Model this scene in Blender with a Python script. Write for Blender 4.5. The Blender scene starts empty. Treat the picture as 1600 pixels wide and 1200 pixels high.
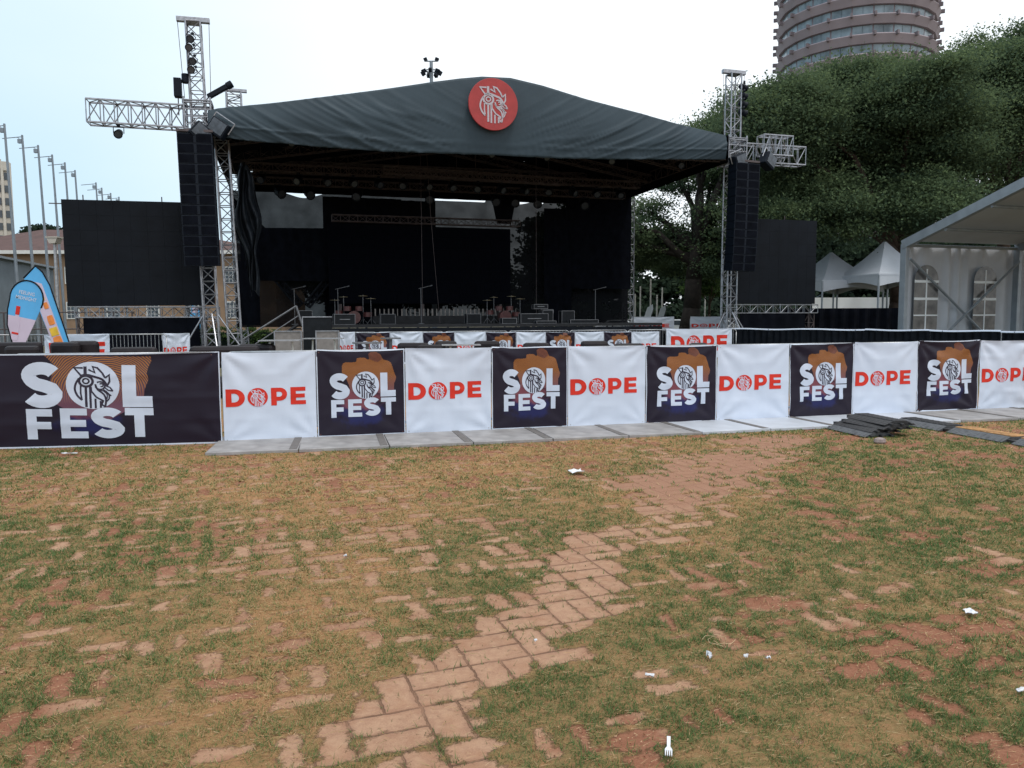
import bpy, math, random
import numpy as np
from mathutils import Vector, Matrix
R_ = math.radians
random.seed(7); rng = np.random.default_rng(7)
sc = bpy.context.scene
COL = sc.collection
# ------------------------------------------------------------------ camera, world, sun
CAM_H = 1.45
cam = bpy.data.objects.new('camera', bpy.data.cameras.new('camera')); COL.objects.link(cam)
cam.data.sensor_width = 36; cam.data.lens = 27.0; cam.data.clip_end = 3000; cam.data.clip_start = .05
cam.location = (0, 0, CAM_H)
cam.rotation_euler = (Matrix.Rotation(math.pi/2-math.atan(99/1200), 3, 'X') @ Matrix.Rotation(-.005, 3, 'Z')).to_euler()
sc.camera = cam
sc.view_settings.view_transform = 'Standard'; sc.view_settings.look = 'None'
sc.view_settings.exposure = .28; sc.view_settings.gamma = 1
w = bpy.data.worlds.new('World'); sc.world = w; w.use_nodes = True
nt = w.node_tree; nt.nodes.clear()
def nd(t, ty, **k):
    n = t.nodes.new(ty)
    for a, v in k.items(): setattr(n, a, v)
    return n
sky = nd(nt, 'ShaderNodeTexSky', sky_type='NISHITA', sun_disc=False, sun_elevation=R_(67), sun_rotation=R_(143), air_density=1.2, dust_density=2.0)
b1 = nd(nt, 'ShaderNodeBackground'); b1.inputs[1].default_value = .12
b2 = nd(nt, 'ShaderNodeBackground'); b2.inputs[1].default_value = 1.05
ms = nd(nt, 'ShaderNodeMixShader'); out = nd(nt, 'ShaderNodeOutputWorld')
tc = nd(nt, 'ShaderNodeTexCoord'); nz = nd(nt, 'ShaderNodeTexNoise'); nz.inputs['Scale'].default_value = 1.7; nz.inputs['Detail'].default_value = 4
mp = nd(nt, 'ShaderNodeMapping'); mp.inputs['Scale'].default_value = (1, 1, 2.5)
sx = nd(nt, 'ShaderNodeSeparateXYZ')
m1 = nd(nt, 'ShaderNodeMath', operation='MULTIPLY_ADD'); m1.inputs[1].default_value = .62; m1.inputs[2].default_value = .665   # clear patch low on the left
m2 = nd(nt, 'ShaderNodeMath', operation='MULTIPLY_ADD'); m2.inputs[1].default_value = .55
m3 = nd(nt, 'ShaderNodeMath', operation='MULTIPLY_ADD', use_clamp=True); m3.inputs[1].default_value = .7
mr = nd(nt, 'ShaderNodeMapRange'); mr.inputs['From Min'].default_value = .55; mr.inputs['From Max'].default_value = .95; mr.inputs['To Min'].default_value = 0; mr.inputs['To Max'].default_value = 1
cm = nd(nt, 'ShaderNodeMix', data_type='RGBA'); cm.inputs[6].default_value = (.53, .71, .84, 1); cm.inputs[7].default_value = (.93, .98, 1.02, 1); ms.inputs[0].default_value = .9
L = nt.links.new
L(tc.outputs['Generated'], mp.inputs[0]); L(mp.outputs[0], nz.inputs['Vector']); L(tc.outputs['Generated'], sx.inputs[0])
L(sx.outputs[0], m1.inputs[0]); L(sx.outputs[2], m2.inputs[0]); L(m1.outputs[0], m2.inputs[2])
L(nz.outputs['Fac'], m3.inputs[0]); L(m2.outputs[0], m3.inputs[2]); m3.inputs[1].default_value = .25
L(m3.outputs[0], mr.inputs['Value'])
L(sky.outputs[0], b1.inputs[0]); L(mr.outputs[0], cm.inputs[0]); L(cm.outputs[2], b2.inputs[0]); L(b1.outputs[0], ms.inputs[1]); L(b2.outputs[0], ms.inputs[2]); L(ms.outputs[0], out.inputs[0])
sun = bpy.data.objects.new('sun', bpy.data.lights.new('sun', 'SUN')); COL.objects.link(sun)
sun.data.energy = 1.35; sun.data.angle = R_(14); sun.data.color = (1, .95, .88)
sun.rotation_euler = Vector((.25, -.30, .92)).to_track_quat('Z', 'Y').to_euler()
sc.cycles.max_bounces = 5; sc.cycles.diffuse_bounces = 3; sc.cycles.transparent_max_bounces = 12

# ------------------------------------------------------------------ materials
def mat(name, c, rough=.7, metal=0, var=.18, scale=6., bump=0., c2=None, detail=4, spec=.5, coord='Object'):
    m = bpy.data.materials.new(name); m.use_nodes = True; t = m.node_tree; p = t.nodes['Principled BSDF']
    p.inputs['Roughness'].default_value = rough; p.inputs['Metallic'].default_value = metal
    p.inputs['Specular IOR Level'].default_value = spec
    tcn = nd(t, 'ShaderNodeTexCoord'); n = nd(t, 'ShaderNodeTexNoise'); n.inputs['Scale'].default_value = scale; n.inputs['Detail'].default_value = detail
    r = nd(t, 'ShaderNodeValToRGB'); a = Vector(c)
    lo = a*(1-var); hi = Vector(c2) if c2 else a*(1+var)
    r.color_ramp.elements[0].position = .3; r.color_ramp.elements[1].position = .7
    r.color_ramp.elements[0].color = (*lo, 1); r.color_ramp.elements[1].color = (*hi, 1)
    t.links.new(tcn.outputs[coord], n.inputs['Vector']); t.links.new(n.outputs['Fac'], r.inputs[0]); t.links.new(r.outputs[0], p.inputs['Base Color'])
    if bump:
        b = nd(t, 'ShaderNodeBump'); b.inputs['Strength'].default_value = 1; b.inputs['Distance'].default_value = bump
        n2 = nd(t, 'ShaderNodeTexNoise'); n2.inputs['Scale'].default_value = scale*3; n2.inputs['Detail'].default_value = 5
        t.links.new(tcn.outputs[coord], n2.inputs['Vector']); t.links.new(n2.outputs['Fac'], b.inputs['Height']); t.links.new(b.outputs[0], p.inputs['Normal'])
    return m
M = {}
M['alu'] = mat('aluminium', (.34, .35, .38), .42, .75, .25, 9)
M['alu_dark'] = mat('dark_brown_metal', (.095, .078, .080), .6, .2, .3, 7, spec=.3)  # dark brownish metal for roof trusses, pipes, cables and legs
M['black'] = mat('black_cloth', (.0045, .0055, .009), .9, 0, .35, 3, .004, spec=.05)
M['black_sheen'] = mat('black_satin', (.0065, .0085, .013), .6, 0, .4, 5, .003, spec=.12)
M['speaker'] = mat('black_speaker_paint', (.0045, .008, .015), .6, 0, .25, 12, spec=.18)
M['led'] = mat('led_screen_face', (.0065, .0085, .0125), .6, 0, .2, 1.5, spec=.12)
M['canopy'] = mat('slate_canopy_vinyl', (.036, .056, .072), .6, 0, .12, .7, .003, spec=.25)
M['white_vinyl'] = mat('white_vinyl', (.59, .65, .765), .55, 0, .03, 3, spec=.3)
M['red_print'] = mat('red_print', (.62, .03, .016), .55, 0, .06, 12, spec=.3)
M['white_print'] = mat('white_print', (.55, .61, .73), .55, 0, .03, 9, spec=.3)
M['ink'] = mat('dark_print', (.018, .012, .03), .5, 0, .3, 9)
M['disc_red'] = mat('red_sign_board', (.36, .035, .035), .6, 0, .12, 3)
M['disc_white'] = mat('white_sign_line', (.46, .43, .47), .6, 0, .05, 5)
M['board'] = mat('grey_plastic_floor', (.27, .26, .26), .6, 0, .22, 5, .002, c2=(.36, .35, .35))
M['board_pale'] = mat('pale_plastic_floor', (.46, .49, .54), .5, 0, .1, 4, .002)
M['board_edge'] = mat('dark_rubber_joint', (.13, .12, .115), .8, 0, .2, 20)
M['rubber'] = mat('black_rubber', (.018, .018, .02), .55, 0, .4, 30, .003)
M['rubber_grey'] = mat('worn_rubber', (.075, .08, .088), .6, 0, .35, 18, .003)
M['lid'] = mat('tan_orange_lid', (.36, .19, .07), .7, 0, .3, 8)
M['seat'] = mat('dark_leatherette', (.012, .0085, .011), .5, 0, .3, 8, .002, spec=.3)
M['galv'] = mat('galvanised_tube', (.38, .39, .41), .45, .6, .2, 12)
M['pole'] = mat('grey_painted_pole', (.20, .235, .27), .5, .2, .12, 3)
M['brick_wall'] = mat('tan_brick_wall', (.25, .165, .105), .85, 0, .15, .6)
M['roof_tile'] = mat('red_brown_tile', (.085, .045, .040), .8, 0, .2, 1.2)
M['win_white'] = mat('white_window_frame', (.6, .6, .58), .6, 0, .08, 3)
M['glass_dark'] = mat('dark_glass', (.05, .065, .08), .15, 0, .3, 1)
M['concrete'] = mat('pale_concrete', (.50, .47, .42), .8, 0, .12, .3)
M['shed'] = mat('blue_grey_sheet', (.17, .205, .235), .55, .2, .12, 1)
M['tent_white'] = mat('white_tent_vinyl', (.52, .55, .60), .5, 0, .06, 1.2, .01)
M['tent_bright'] = mat('bright_tent_vinyl', (.85, .88, .9), .5, 0, .04, 1)
M['tent_metal'] = mat('tent_frame_metal', (.30, .335, .37), .45, .35, .12, 3)
M['tent_window'] = mat('cloudy_window_vinyl', (.085, .09, .095), .2, 0, .5, 2.5, c2=(.22, .21, .2))
M['bark'] = mat('bark', (.055, .036, .026), .95, 0, .4, 5, .03)
M['bark_dark'] = mat('dark_bark', (.02, .015, .012), .95, 0, .4, 5, .03)
M['spandrel'] = mat('hazed_mauve_cladding', (.29, .245, .27), .75, 0, .1, .25)  # paled so the colour itself carries the distance haze
M['fin'] = mat('hazed_bracket', (.17, .14, .155), .7, 0, .1, .5)  # bracket contrast lowered, haze put into the colour
M['tower_glass'] = mat('hazed_blue_grey_glazing', (.13, .17, .20), .2, .0, .35, .35, c2=(.27, .35, .40))  # glazing lightened, with painted haze in both tones
M['case'] = mat('black_case_panel', (.008, .010, .013), .5, 0, .3, 8, spec=.2)
M['case_edge'] = mat('case_edging', (.17, .175, .19), .4, .3, .15, 9)
M['deck'] = mat('black_stage_deck', (.014, .015, .018), .6, 0, .4, 4, spec=.3)
M['wood_box'] = mat('grey_weathered_board', (.22, .20, .19), .8, 0, .15, 10)
M['blue_flag'] = mat('sky_blue_print', (.10, .42, .78), .6, 0, .08, 2)
M['pink_flag'] = mat('pale_pink_print', (.60, .50, .62), .6, 0, .08, 2)
M['yellow_print'] = mat('yellow_print', (.75, .48, .04), .6, 0, .15, 6)
M['orange_print'] = mat('orange_print', (.78, .24, .05), .6, 0, .2, 6)
M['litter'] = mat('white_litter', (.66, .67, .70), .6, 0, .06, 30, spec=.2)
M['stone'] = mat('grey_stone', (.26, .21, .20), .9, 0, .3, 20, .004)
M['car_white'] = mat('white_car_paint', (.68, .72, .76), .25, 0, .04, 1)
M['tyre'] = mat('tyre_rubber', (.02, .02, .02), .8, 0, .2, 8)
M['lamp_glass'] = mat('lamp_lens', (.06, .07, .085), .15, .2, .4, 6)
M['cymbal'] = mat('cymbal_brass', (.5, .42, .25), .3, .8, .15, 8)
M['drum'] = mat('drum_shell', (.10, .03, .03), .35, 0, .3, 8)

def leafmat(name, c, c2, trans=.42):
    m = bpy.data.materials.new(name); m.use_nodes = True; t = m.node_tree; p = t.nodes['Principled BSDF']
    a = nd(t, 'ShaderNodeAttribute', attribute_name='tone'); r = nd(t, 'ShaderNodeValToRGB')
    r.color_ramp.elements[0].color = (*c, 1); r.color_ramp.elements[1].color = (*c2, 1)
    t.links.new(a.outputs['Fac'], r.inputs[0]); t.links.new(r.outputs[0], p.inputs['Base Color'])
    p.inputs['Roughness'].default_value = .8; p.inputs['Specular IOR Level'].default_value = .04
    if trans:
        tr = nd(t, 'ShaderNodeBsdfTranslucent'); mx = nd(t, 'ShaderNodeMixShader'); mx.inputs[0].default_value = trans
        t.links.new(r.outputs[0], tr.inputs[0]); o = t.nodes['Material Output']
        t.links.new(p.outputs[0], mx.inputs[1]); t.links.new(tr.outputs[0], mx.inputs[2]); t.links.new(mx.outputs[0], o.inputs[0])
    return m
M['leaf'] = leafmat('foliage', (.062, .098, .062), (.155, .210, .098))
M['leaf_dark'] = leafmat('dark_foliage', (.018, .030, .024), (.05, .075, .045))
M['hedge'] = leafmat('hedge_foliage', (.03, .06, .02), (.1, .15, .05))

def scrim_mat():
    m = bpy.data.materials.new('black_mesh_scrim'); m.use_nodes = True; t = m.node_tree; p = t.nodes['Principled BSDF']
    p.inputs['Specular IOR Level'].default_value = .05; p.inputs['Base Color'].default_value = (.010, .011, .014, 1); p.inputs['Roughness'].default_value = .9
    tr = nd(t, 'ShaderNodeBsdfTransparent'); mx = nd(t, 'ShaderNodeMixShader'); tcn = nd(t, 'ShaderNodeTexCoord')
    n = nd(t, 'ShaderNodeTexNoise'); n.inputs['Scale'].default_value = 1.3; n.inputs['Detail'].default_value = 6
    r = nd(t, 'ShaderNodeMapRange'); r.inputs['From Min'].default_value = .3; r.inputs['From Max'].default_value = .7; r.inputs['To Min'].default_value = .025; r.inputs['To Max'].default_value = .05
    t.links.new(tcn.outputs['Object'], n.inputs['Vector']); t.links.new(n.outputs['Fac'], r.inputs['Value']); t.links.new(r.outputs[0], mx.inputs[0])
    t.links.new(p.outputs[0], mx.inputs[1]); t.links.new(tr.outputs[0], mx.inputs[2]); t.links.new(mx.outputs[0], t.nodes['Material Output'].inputs[0])
    return m
M['scrim'] = scrim_mat()

# ------------------------------------------------------------------ mesh helpers
class MB:
    def __init__(s): s.v = []; s.f = []; s.m = []
    def add(s, vs, fs, mi=0):
        b = len(s.v); s.v += [tuple(x) for x in vs]; s.f += [tuple(b+i for i in f) for f in fs]; s.m += [mi]*len(fs)
    def box(s, c, d, mi=0, rz=0, ry=0, rx=0):
        hx, hy, hz = d[0]/2, d[1]/2, d[2]/2
        vs = [Vector((x, y, z)) for x in (-hx, hx) for y in (-hy, hy) for z in (-hz, hz)]
        if rz or ry or rx:
            r = Matrix.Rotation(rz, 3, 'Z') @ Matrix.Rotation(ry, 3, 'Y') @ Matrix.Rotation(rx, 3, 'X'); vs = [r @ v for v in vs]
        c = Vector(c)
        s.add([v+c for v in vs], [(0,1,3,2),(4,6,7,5),(0,4,5,1),(2,3,7,6),(0,2,6,4),(1,5,7,3)], mi)
    def tube(s, a, b, r, n=6, mi=0, r2=None, cap=True):
        a, b = Vector(a), Vector(b); d = b-a
        if d.length < 1e-6: return
        q = d.to_track_quat('Z', 'Y'); r2 = r if r2 is None else r2
        vs = []
        for p, rr in ((a, r), (b, r2)):
            for i in range(n):
                t = 2*math.pi*i/n; vs.append(p + q @ Vector((rr*math.cos(t), rr*math.sin(t), 0)))
        fs = [(i, (i+1) % n, n+(i+1) % n, n+i) for i in range(n)]
        if cap: fs += [tuple(range(n-1, -1, -1)), tuple(range(n, 2*n))]
        s.add(vs, fs, mi)
    def path(s, pts, r, n=6, mi=0):
        for a, b in zip(pts, pts[1:]): s.tube(a, b, r, n, mi)
    def lathe(s, prof, c=(0,0,0), n=16, mi=0, q=None):
        c = Vector(c); vs = []
        for r, z in prof:
            for i in range(n):
                t = 2*math.pi*i/n; v = Vector((r*math.cos(t), r*math.sin(t), z))
                vs.append(c + (q @ v if q else v))
        fs = [(k*n+i, k*n+(i+1) % n, (k+1)*n+(i+1) % n, (k+1)*n+i) for k in range(len(prof)-1) for i in range(n)]
        s.add(vs, fs, mi)
    def prism(s, poly, y0, y1, mi=0):      # poly in x,z extruded along y
        n = len(poly)
        vs = [(x, y0, z) for x, z in poly]+[(x, y1, z) for x, z in poly]
        s.add(vs, [tuple(range(n-1, -1, -1)), tuple(range(n, 2*n))]+[(i, (i+1) % n, n+(i+1) % n, n+i) for i in range(n)], mi)
    def grid(s, P, mi=0):                  # P[i][j] points
        a, b = len(P), len(P[0])
        s.add([p for row in P for p in row], [(i*b+j, i*b+j+1, (i+1)*b+j+1, (i+1)*b+j) for i in range(a-1) for j in range(b-1)], mi)
    def build(s, name, mats, parent=None, loc=(0,0,0), rz=0, smooth=False, bevel=0):
        me = bpy.data.meshes.new(name); me.from_pydata(s.v, [], s.f)
        for x in (mats if isinstance(mats, (list, tuple)) else [mats]): me.materials.append(M[x] if isinstance(x, str) else x)
        me.polygons.foreach_set('material_index', s.m)
        if smooth: me.polygons.foreach_set('use_smooth', [True]*len(s.f))
        me.update()
        o = bpy.data.objects.new(name, me); COL.objects.link(o); o.parent = parent; o.location = loc; o.rotation_euler = (0, 0, rz)
        if bevel:
            bm = o.modifiers.new('bevel', 'BEVEL'); bm.width = bevel; bm.segments = 2; bm.limit_method = 'ANGLE'
        return o
def tag(o, label=None, cat=None, group=None, kind=None):
    if label: o['label'] = label
    if cat: o['category'] = cat
    if group: o['group'] = group
    if kind: o['kind'] = kind
    return o
def thing(name, label, cat, loc=(0,0,0), rz=0, group=None, tilt=0):
    o = bpy.data.objects.new(name, None); COL.objects.link(o); o.empty_display_size = .2
    o.location = loc; o.rotation_euler = (0, tilt, rz)
    return tag(o, label, cat, group)
def kids(o): return [c for c in COL.objects if c.parent == o]
def copy_tree(o, parent=None):
    c = o.copy(); COL.objects.link(c); c.parent = parent
    for ch in kids(o): copy_tree(ch, c)
    return c
ORD = ['first','second','third','fourth','fifth','sixth','seventh','eighth','ninth','tenth','eleventh','twelfth','thirteenth','fourteenth','fifteenth']

def truss(mb, a, b, w, h, r=.025, bay=.5, n=5, up=(0,0,1), mi=0, rd=.55, hop=0):
    a, b, up = Vector(a), Vector(b), Vector(up); d = (b-a); Ln = d.length; d.normalize()
    sd = d.cross(up).normalized(); up = sd.cross(d).normalized()
    cs = [sd*(w/2*i)+up*(h/2*j) for i, j in ((-1,-1),(1,-1),(1,1),(-1,1))]
    for c in cs: mb.tube(a+c, b+c, r, n, mi)
    k = max(1, round(Ln/bay))
    for i in range(k+1):
        p = a+d*(Ln*i/k)
        for j in range(4): mb.tube(p+cs[j], p+cs[(j+1) % 4], r*rd, 4, mi, cap=False)
        if i < k:
            q = a+d*(Ln*(i+1)/k)
            for j in range(4):
                u, v = (p, q) if (i+j+hop) % 2 else (q, p)
                mb.tube(u+cs[j], v+cs[(j+1) % 4], r*rd, 4, mi, cap=False)

def fbm2(x, y, seed=0, oct=4, lac=2.0, gain=.5):
    tot = np.zeros_like(x, dtype=float); amp = 1; nrm = 0; f = 1.
    for o in range(oct):
        X = x*f+17.3*o; Y = y*f-9.1*o; xi = np.floor(X).astype(np.int64); yi = np.floor(Y).astype(np.int64)
        fx = X-xi; fy = Y-yi; fx = fx*fx*(3-2*fx); fy = fy*fy*(3-2*fy)
        def h(a, b):
            n = (a*374761393+b*668265263+(seed+o)*1442695041) & 0xffffffff
            n = ((n ^ (n >> 13))*1274126177) & 0xffffffff
            return ((n ^ (n >> 16)) & 0xffff)/65535.
        tot += amp*((h(xi, yi)*(1-fx)+h(xi+1, yi)*fx)*(1-fy)+(h(xi, yi+1)*(1-fx)+h(xi+1, yi+1)*fx)*fy); nrm += amp
        amp *= gain; f *= lac
    return tot/nrm
def sstep(a, b, x): t = np.clip((x-a)/(b-a), 0, 1); return t*t*(3-2*t)

# ------------------------------------------------------------------ ground fields (worn lawn over basket-weave pavers)
BANG, BCELL, BO = R_(20), .275, (-.351, 2.794)
def brickinfo(x, y):
    c, s = math.cos(BANG), math.sin(BANG); X = ((x-BO[0])*c+(y-BO[1])*s)/BCELL; Y = (-(x-BO[0])*s+(y-BO[1])*c)/BCELL
    i = np.floor(X); j = np.floor(Y); fx = X-i; fy = Y-j; par = np.mod(i+j, 2) > .5
    a = np.where(par, fy, fx); b = np.where(par, fx, fy)*2; k = np.floor(b); b = b-k
    e = np.minimum(np.minimum(a, 1-a)*BCELL, np.minimum(b, 1-b)*BCELL/2)
    idn = (i*73856093+j*19349663+k*83492791).astype(np.int64) & 0xffffffff
    r1 = (((idn ^ (idn >> 11))*2654435761) & 0xffffffff)/4294967295.; r2 = (((idn ^ (idn >> 7))*1597334677) & 0xffffffff)/4294967295.
    return e, r1, r2
PATH = [(-.30,1.9,.32),(-.32,2.4,.32),(-.30,2.9,.31),(-.05,3.35,.27),(.30,3.85,.24),(.39,4.25,.28),(.60,4.85,.28),(.95,5.3,.32),(1.35,6.1,.58),(1.8,7.2,.62),(2.6,8.4,.56),(3.3,9.4,.36)]
def pathmask(x, y):
    best = np.full(x.shape, -9.)
    for (x0,y0,w0),(x1,y1,w1) in zip(PATH, PATH[1:]):
        dx, dy = x1-x0, y1-y0; t = np.clip(((x-x0)*dx+(y-y0)*dy)/(dx*dx+dy*dy), 0, 1)
        d = np.hypot(x-x0-t*dx, y-y0-t*dy); best = np.maximum(best, 1-d/((w0+(w1-w0)*t)*.9))
    return best
def fields(x, y):
    e, r1, r2 = brickinfo(x, y); P = pathmask(x, y)
    n0 = fbm2(x*.55, y*.55, 3, 3); n1 = fbm2(x*2.6, y*2.6, 5, 3); n2 = fbm2(x*9, y*9, 8, 3); n3 = fbm2(x*30, y*30, 9, 2)
    pb = sstep(-.12, .22, P+(n1-.5)*.7+(r1-.5)*.75+(n2-.5)*.25)
    far = sstep(4.5, 8.5, y); right = sstep(.2, 1.6, x-.25*(y-3)); lz = np.exp(-(((x+.65)/1.15)**2+((y-4.5)/1.35)**2)**1.5); lat = np.clip(sstep(.34, .52, n0)*(1-.6*right)+lz, 0, 1)
    em = np.clip(e/.066, 0, 1)
    bare = -.30+.26*lz+(r1-.5)*(.55+.95*lat)*(1-.45*far)+(n1-.5)*1.15+(n0-.5)*.5+(n2-.5)*1.55+(n3-.5)*.5+(em-.55)*(.35+1.15*lat)*(1-.5*far)+.16*far+.07*right
    bare = bare*(1-pb)+pb*(.36+(n2-.5)*1.5+(em-.4)*.7+(n1-.5)*1.0+(r1-.5)*.3)
    cover = 1-sstep(-.18, .20, bare)
    dry = np.clip(.22+(fbm2(x*.8, y*.8, 21, 3)-.5)*1.7+(n2-.5)*1.0+.22*far-.08*right, 0, 1)
    gold = np.exp(-(((x+.95)/.55)**2+((y-3.6)/1.3)**2))+.7*np.exp(-(((x+1.3)/1.2)**2+((y-6.4)/1.5)**2))+.8*np.exp(-(((x-.2)/1.2)**2+((y-8.0)/.9)**2))
    dry = np.clip(dry+.75*gold-.25*np.exp(-(((x+.2)/.7)**2+((y-4.3)/.9)**2)), 0, 1)
    red = np.clip(sstep(.38, .72, r2*.45+(n1-.5)*1.1+(n2-.5)*.7+.22+.16*right+.2*np.clip(gold, 0, 1)), 0, 1)
    red = red*(1-.85*lz)
    red = red*(1-pb)+pb*np.clip(sstep(4.6, 6.4, y)*.95+(n1-.5)*1.2+(n2-.5)*.9-.15, 0, .85)
    return cover, dry, red, pb, r1, e, n2
def build_ground():
    def axis(lo, hi, st, ext):
        core = np.arange(lo, hi+st/2, st); o1 = []; d = st
        while sum(o1) < ext: d *= 1.35; o1.append(d)
        c = np.cumsum(o1); return np.concatenate([(lo-c)[::-1], core, hi+c])
    xs = axis(-9.0, 11.2, .032, 1400); ys = axis(1.0, 13.2, .029, 1500)
    X, Y = np.meshgrid(xs, ys); cover, dry, red, pb, r1, e, n2 = fields(X.ravel(), Y.ravel())
    near = ((X > -9) & (X < 11.2) & (Y > .9) & (Y < 13.3)).ravel()
    Z = np.where(near, (n2-.5)*.012*(1-pb)+cover*.004-red*.006, 0)-.006
    nx, ny = len(xs), len(ys)
    co = np.stack([X.ravel(), Y.ravel(), Z], 1).astype(np.float32)
    idx = np.arange(nx*ny).reshape(ny, nx); q = np.stack([idx[:-1,:-1], idx[:-1,1:], idx[1:,1:], idx[1:,:-1]], -1).reshape(-1, 4)
    me = bpy.data.meshes.new('ground'); me.vertices.add(len(co)); me.vertices.foreach_set('co', co.ravel())
    me.loops.add(q.size); me.loops.foreach_set('vertex_index', q.ravel().astype(np.int32)); me.polygons.add(len(q))
    me.polygons.foreach_set('loop_start', np.arange(0, q.size, 4, dtype=np.int32)); me.polygons.foreach_set('use_smooth', np.ones(len(q), bool))
    me.update(calc_edges=True)
    a = me.attributes.new('surf', 'FLOAT_COLOR', 'POINT')
    a.data.foreach_set('color', np.stack([cover, dry, red, pb], 1).astype(np.float32).ravel())
    # shader
    m = bpy.data.materials.new('worn_lawn_and_pavers'); m.use_nodes = True; t = m.node_tree; p = t.nodes['Principled BSDF']; Lk = t.links.new
    p.inputs['Roughness'].default_value = .9; p.inputs['Specular IOR Level'].default_value = .15
    at = nd(t, 'ShaderNodeAttribute', attribute_name='surf'); sp = nd(t, 'ShaderNodeSeparateColor'); Lk(at.outputs['Color'], sp.inputs[0])
    g = nd(t, 'ShaderNodeNewGeometry')
    def math_(op, a, b=None, c=None, clamp=False):
        n = nd(t, 'ShaderNodeMath', operation=op, use_clamp=clamp)
        for i, v in enumerate((a, b, c)):
            if v is None: continue
            if isinstance(v, (int, float)): n.inputs[i].default_value = v
            else: Lk(v, n.inputs[i])
        return n.outputs[0]
    def noise(sc_, det=4, vec=None, rough=.55):
        n = nd(t, 'ShaderNodeTexNoise'); n.inputs['Scale'].default_value = sc_; n.inputs['Detail'].default_value = det; n.inputs['Roughness'].default_value = rough
        Lk(vec or g.outputs['Position'], n.inputs['Vector']); return n.outputs['Fac']
    def mix(f, a, b, ty='MIX'):
        n = nd(t, 'ShaderNodeMix', data_type='RGBA', blend_type=ty)
        for i, v in ((0, f), (6, a), (7, b)):
            if isinstance(v, (int, float)): n.inputs[i].default_value = v
            elif isinstance(v, tuple): n.inputs[i].default_value = (*v, 1)
            else: Lk(v, n.inputs[i])
        return n.outputs[2]
    s3 = nd(t, 'ShaderNodeSeparateXYZ'); Lk(g.outputs['Position'], s3.inputs[0])
    wob = math_('MULTIPLY_ADD', noise(17, 5, rough=.65), .026, -.013)
    x_ = math_('ADD', math_('SUBTRACT', s3.outputs[0], BO[0]), wob); y_ = math_('ADD', math_('SUBTRACT', s3.outputs[1], BO[1]), wob)
    cc, ss = math.cos(BANG)/BCELL, math.sin(BANG)/BCELL
    X_ = math_('ADD', math_('MULTIPLY', x_, cc), math_('MULTIPLY', y_, ss)); Y_ = math_('SUBTRACT', math_('MULTIPLY', y_, cc), math_('MULTIPLY', x_, ss))
    i_ = math_('FLOOR', X_); j_ = math_('FLOOR', Y_); fx = math_('FRACT', X_); fy = math_('FRACT', Y_)
    par = math_('FLOORED_MODULO', math_('ADD', i_, j_), 2.)
    def mixf(f, a, b): return math_('ADD', math_('MULTIPLY', a, math_('SUBTRACT', 1., f)), math_('MULTIPLY', b, f))
    a_ = mixf(par, fx, fy); b_ = math_('MULTIPLY', mixf(par, fy, fx), 2.); k_ = math_('FLOOR', b_); b_ = math_('FRACT', b_)
    ea = math_('MULTIPLY', math_('MINIMUM', a_, math_('SUBTRACT', 1., a_)), BCELL); eb = math_('MULTIPLY', math_('MINIMUM', b_, math_('SUBTRACT', 1., b_)), BCELL/2)
    e_ = math_('MINIMUM', ea, eb)
    jm = nd(t, 'ShaderNodeMapRange', interpolation_type='SMOOTHSTEP'); jm.inputs['From Min'].default_value = .0015; jm.inputs['From Max'].default_value = .0075; jm.inputs['To Min'].default_value = 1; jm.inputs['To Max'].default_value = 0
    Lk(e_, jm.inputs['Value']); joint = jm.outputs[0]
    cv = nd(t, 'ShaderNodeCombineXYZ'); Lk(i_, cv.inputs[0]); Lk(j_, cv.inputs[1]); Lk(k_, cv.inputs[2])
    wn = nd(t, 'ShaderNodeTexWhiteNoise', noise_dimensions='3D'); Lk(cv.outputs[0], wn.inputs['Vector'])
    brick = mix(wn.outputs['Value'], (.27, .150, .095), (.39, .240, .160))
    brick = mix(math_('MULTIPLY', noise(7, 5), .8), brick, (.46, .275, .175))
    brick = mix(math_('MULTIPLY_ADD', noise(150, 4, rough=.7), 1.6, -.45, True), brick, (.22, .12, .08)); brick = mix(math_('MULTIPLY_ADD', noise(21, 6, rough=.7), 2.4, -.95, True), brick, (.44, .28, .18)); brick = mix(math_('MULTIPLY_ADD', noise(5.5, 5, rough=.65), 3.2, -1.55, True), brick, (.30, .155, .09))
    edged = nd(t, 'ShaderNodeMapRange'); edged.inputs['From Min'].default_value = .008; edged.inputs['From Max'].default_value = .03; edged.inputs['To Min'].default_value = .45; edged.inputs['To Max'].default_value = 0
    Lk(e_, edged.inputs['Value']); brick = mix(edged.outputs[0], brick, (.27, .15, .10))
    jn = math_('MULTIPLY', joint, math_('MULTIPLY_ADD', noise(6, 3), 1.8, -.25, True)); brick = mix(jn, brick, (.145, .08, .05))
    soil = mix(noise(9, 6), (.22, .088, .048), (.38, .20, .13)); soil = mix(at.outputs['Alpha'], soil, mix(noise(4, 5), (.33, .185, .12), (.46, .285, .195))); soil = mix(math_('MULTIPLY_ADD', noise(95, 6, rough=.75), 1.8, -.4, True), soil, (.17, .065, .035)); jf = math_('MULTIPLY', joint, .35); soil = mix(jf, soil, (.13, .06, .036))
    base = mix(sp.outputs[2], brick, soil)
    hay = mix(noise(75, 6, rough=.8), (.20, .09, .036), (.60, .36, .165)); turf = mix(noise(60, 6, rough=.8), (.045, .065, .02), (.22, .24, .095))
    turf = mix(sp.outputs[1], turf, hay)
    dust = mix(noise(30, 6, rough=.75), (.24, .095, .042), (.53, .295, .155))
    turf = mix(math_('MULTIPLY_ADD', noise(18, 5, rough=.7), 1.7, -.38, True), dust, turf)
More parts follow.
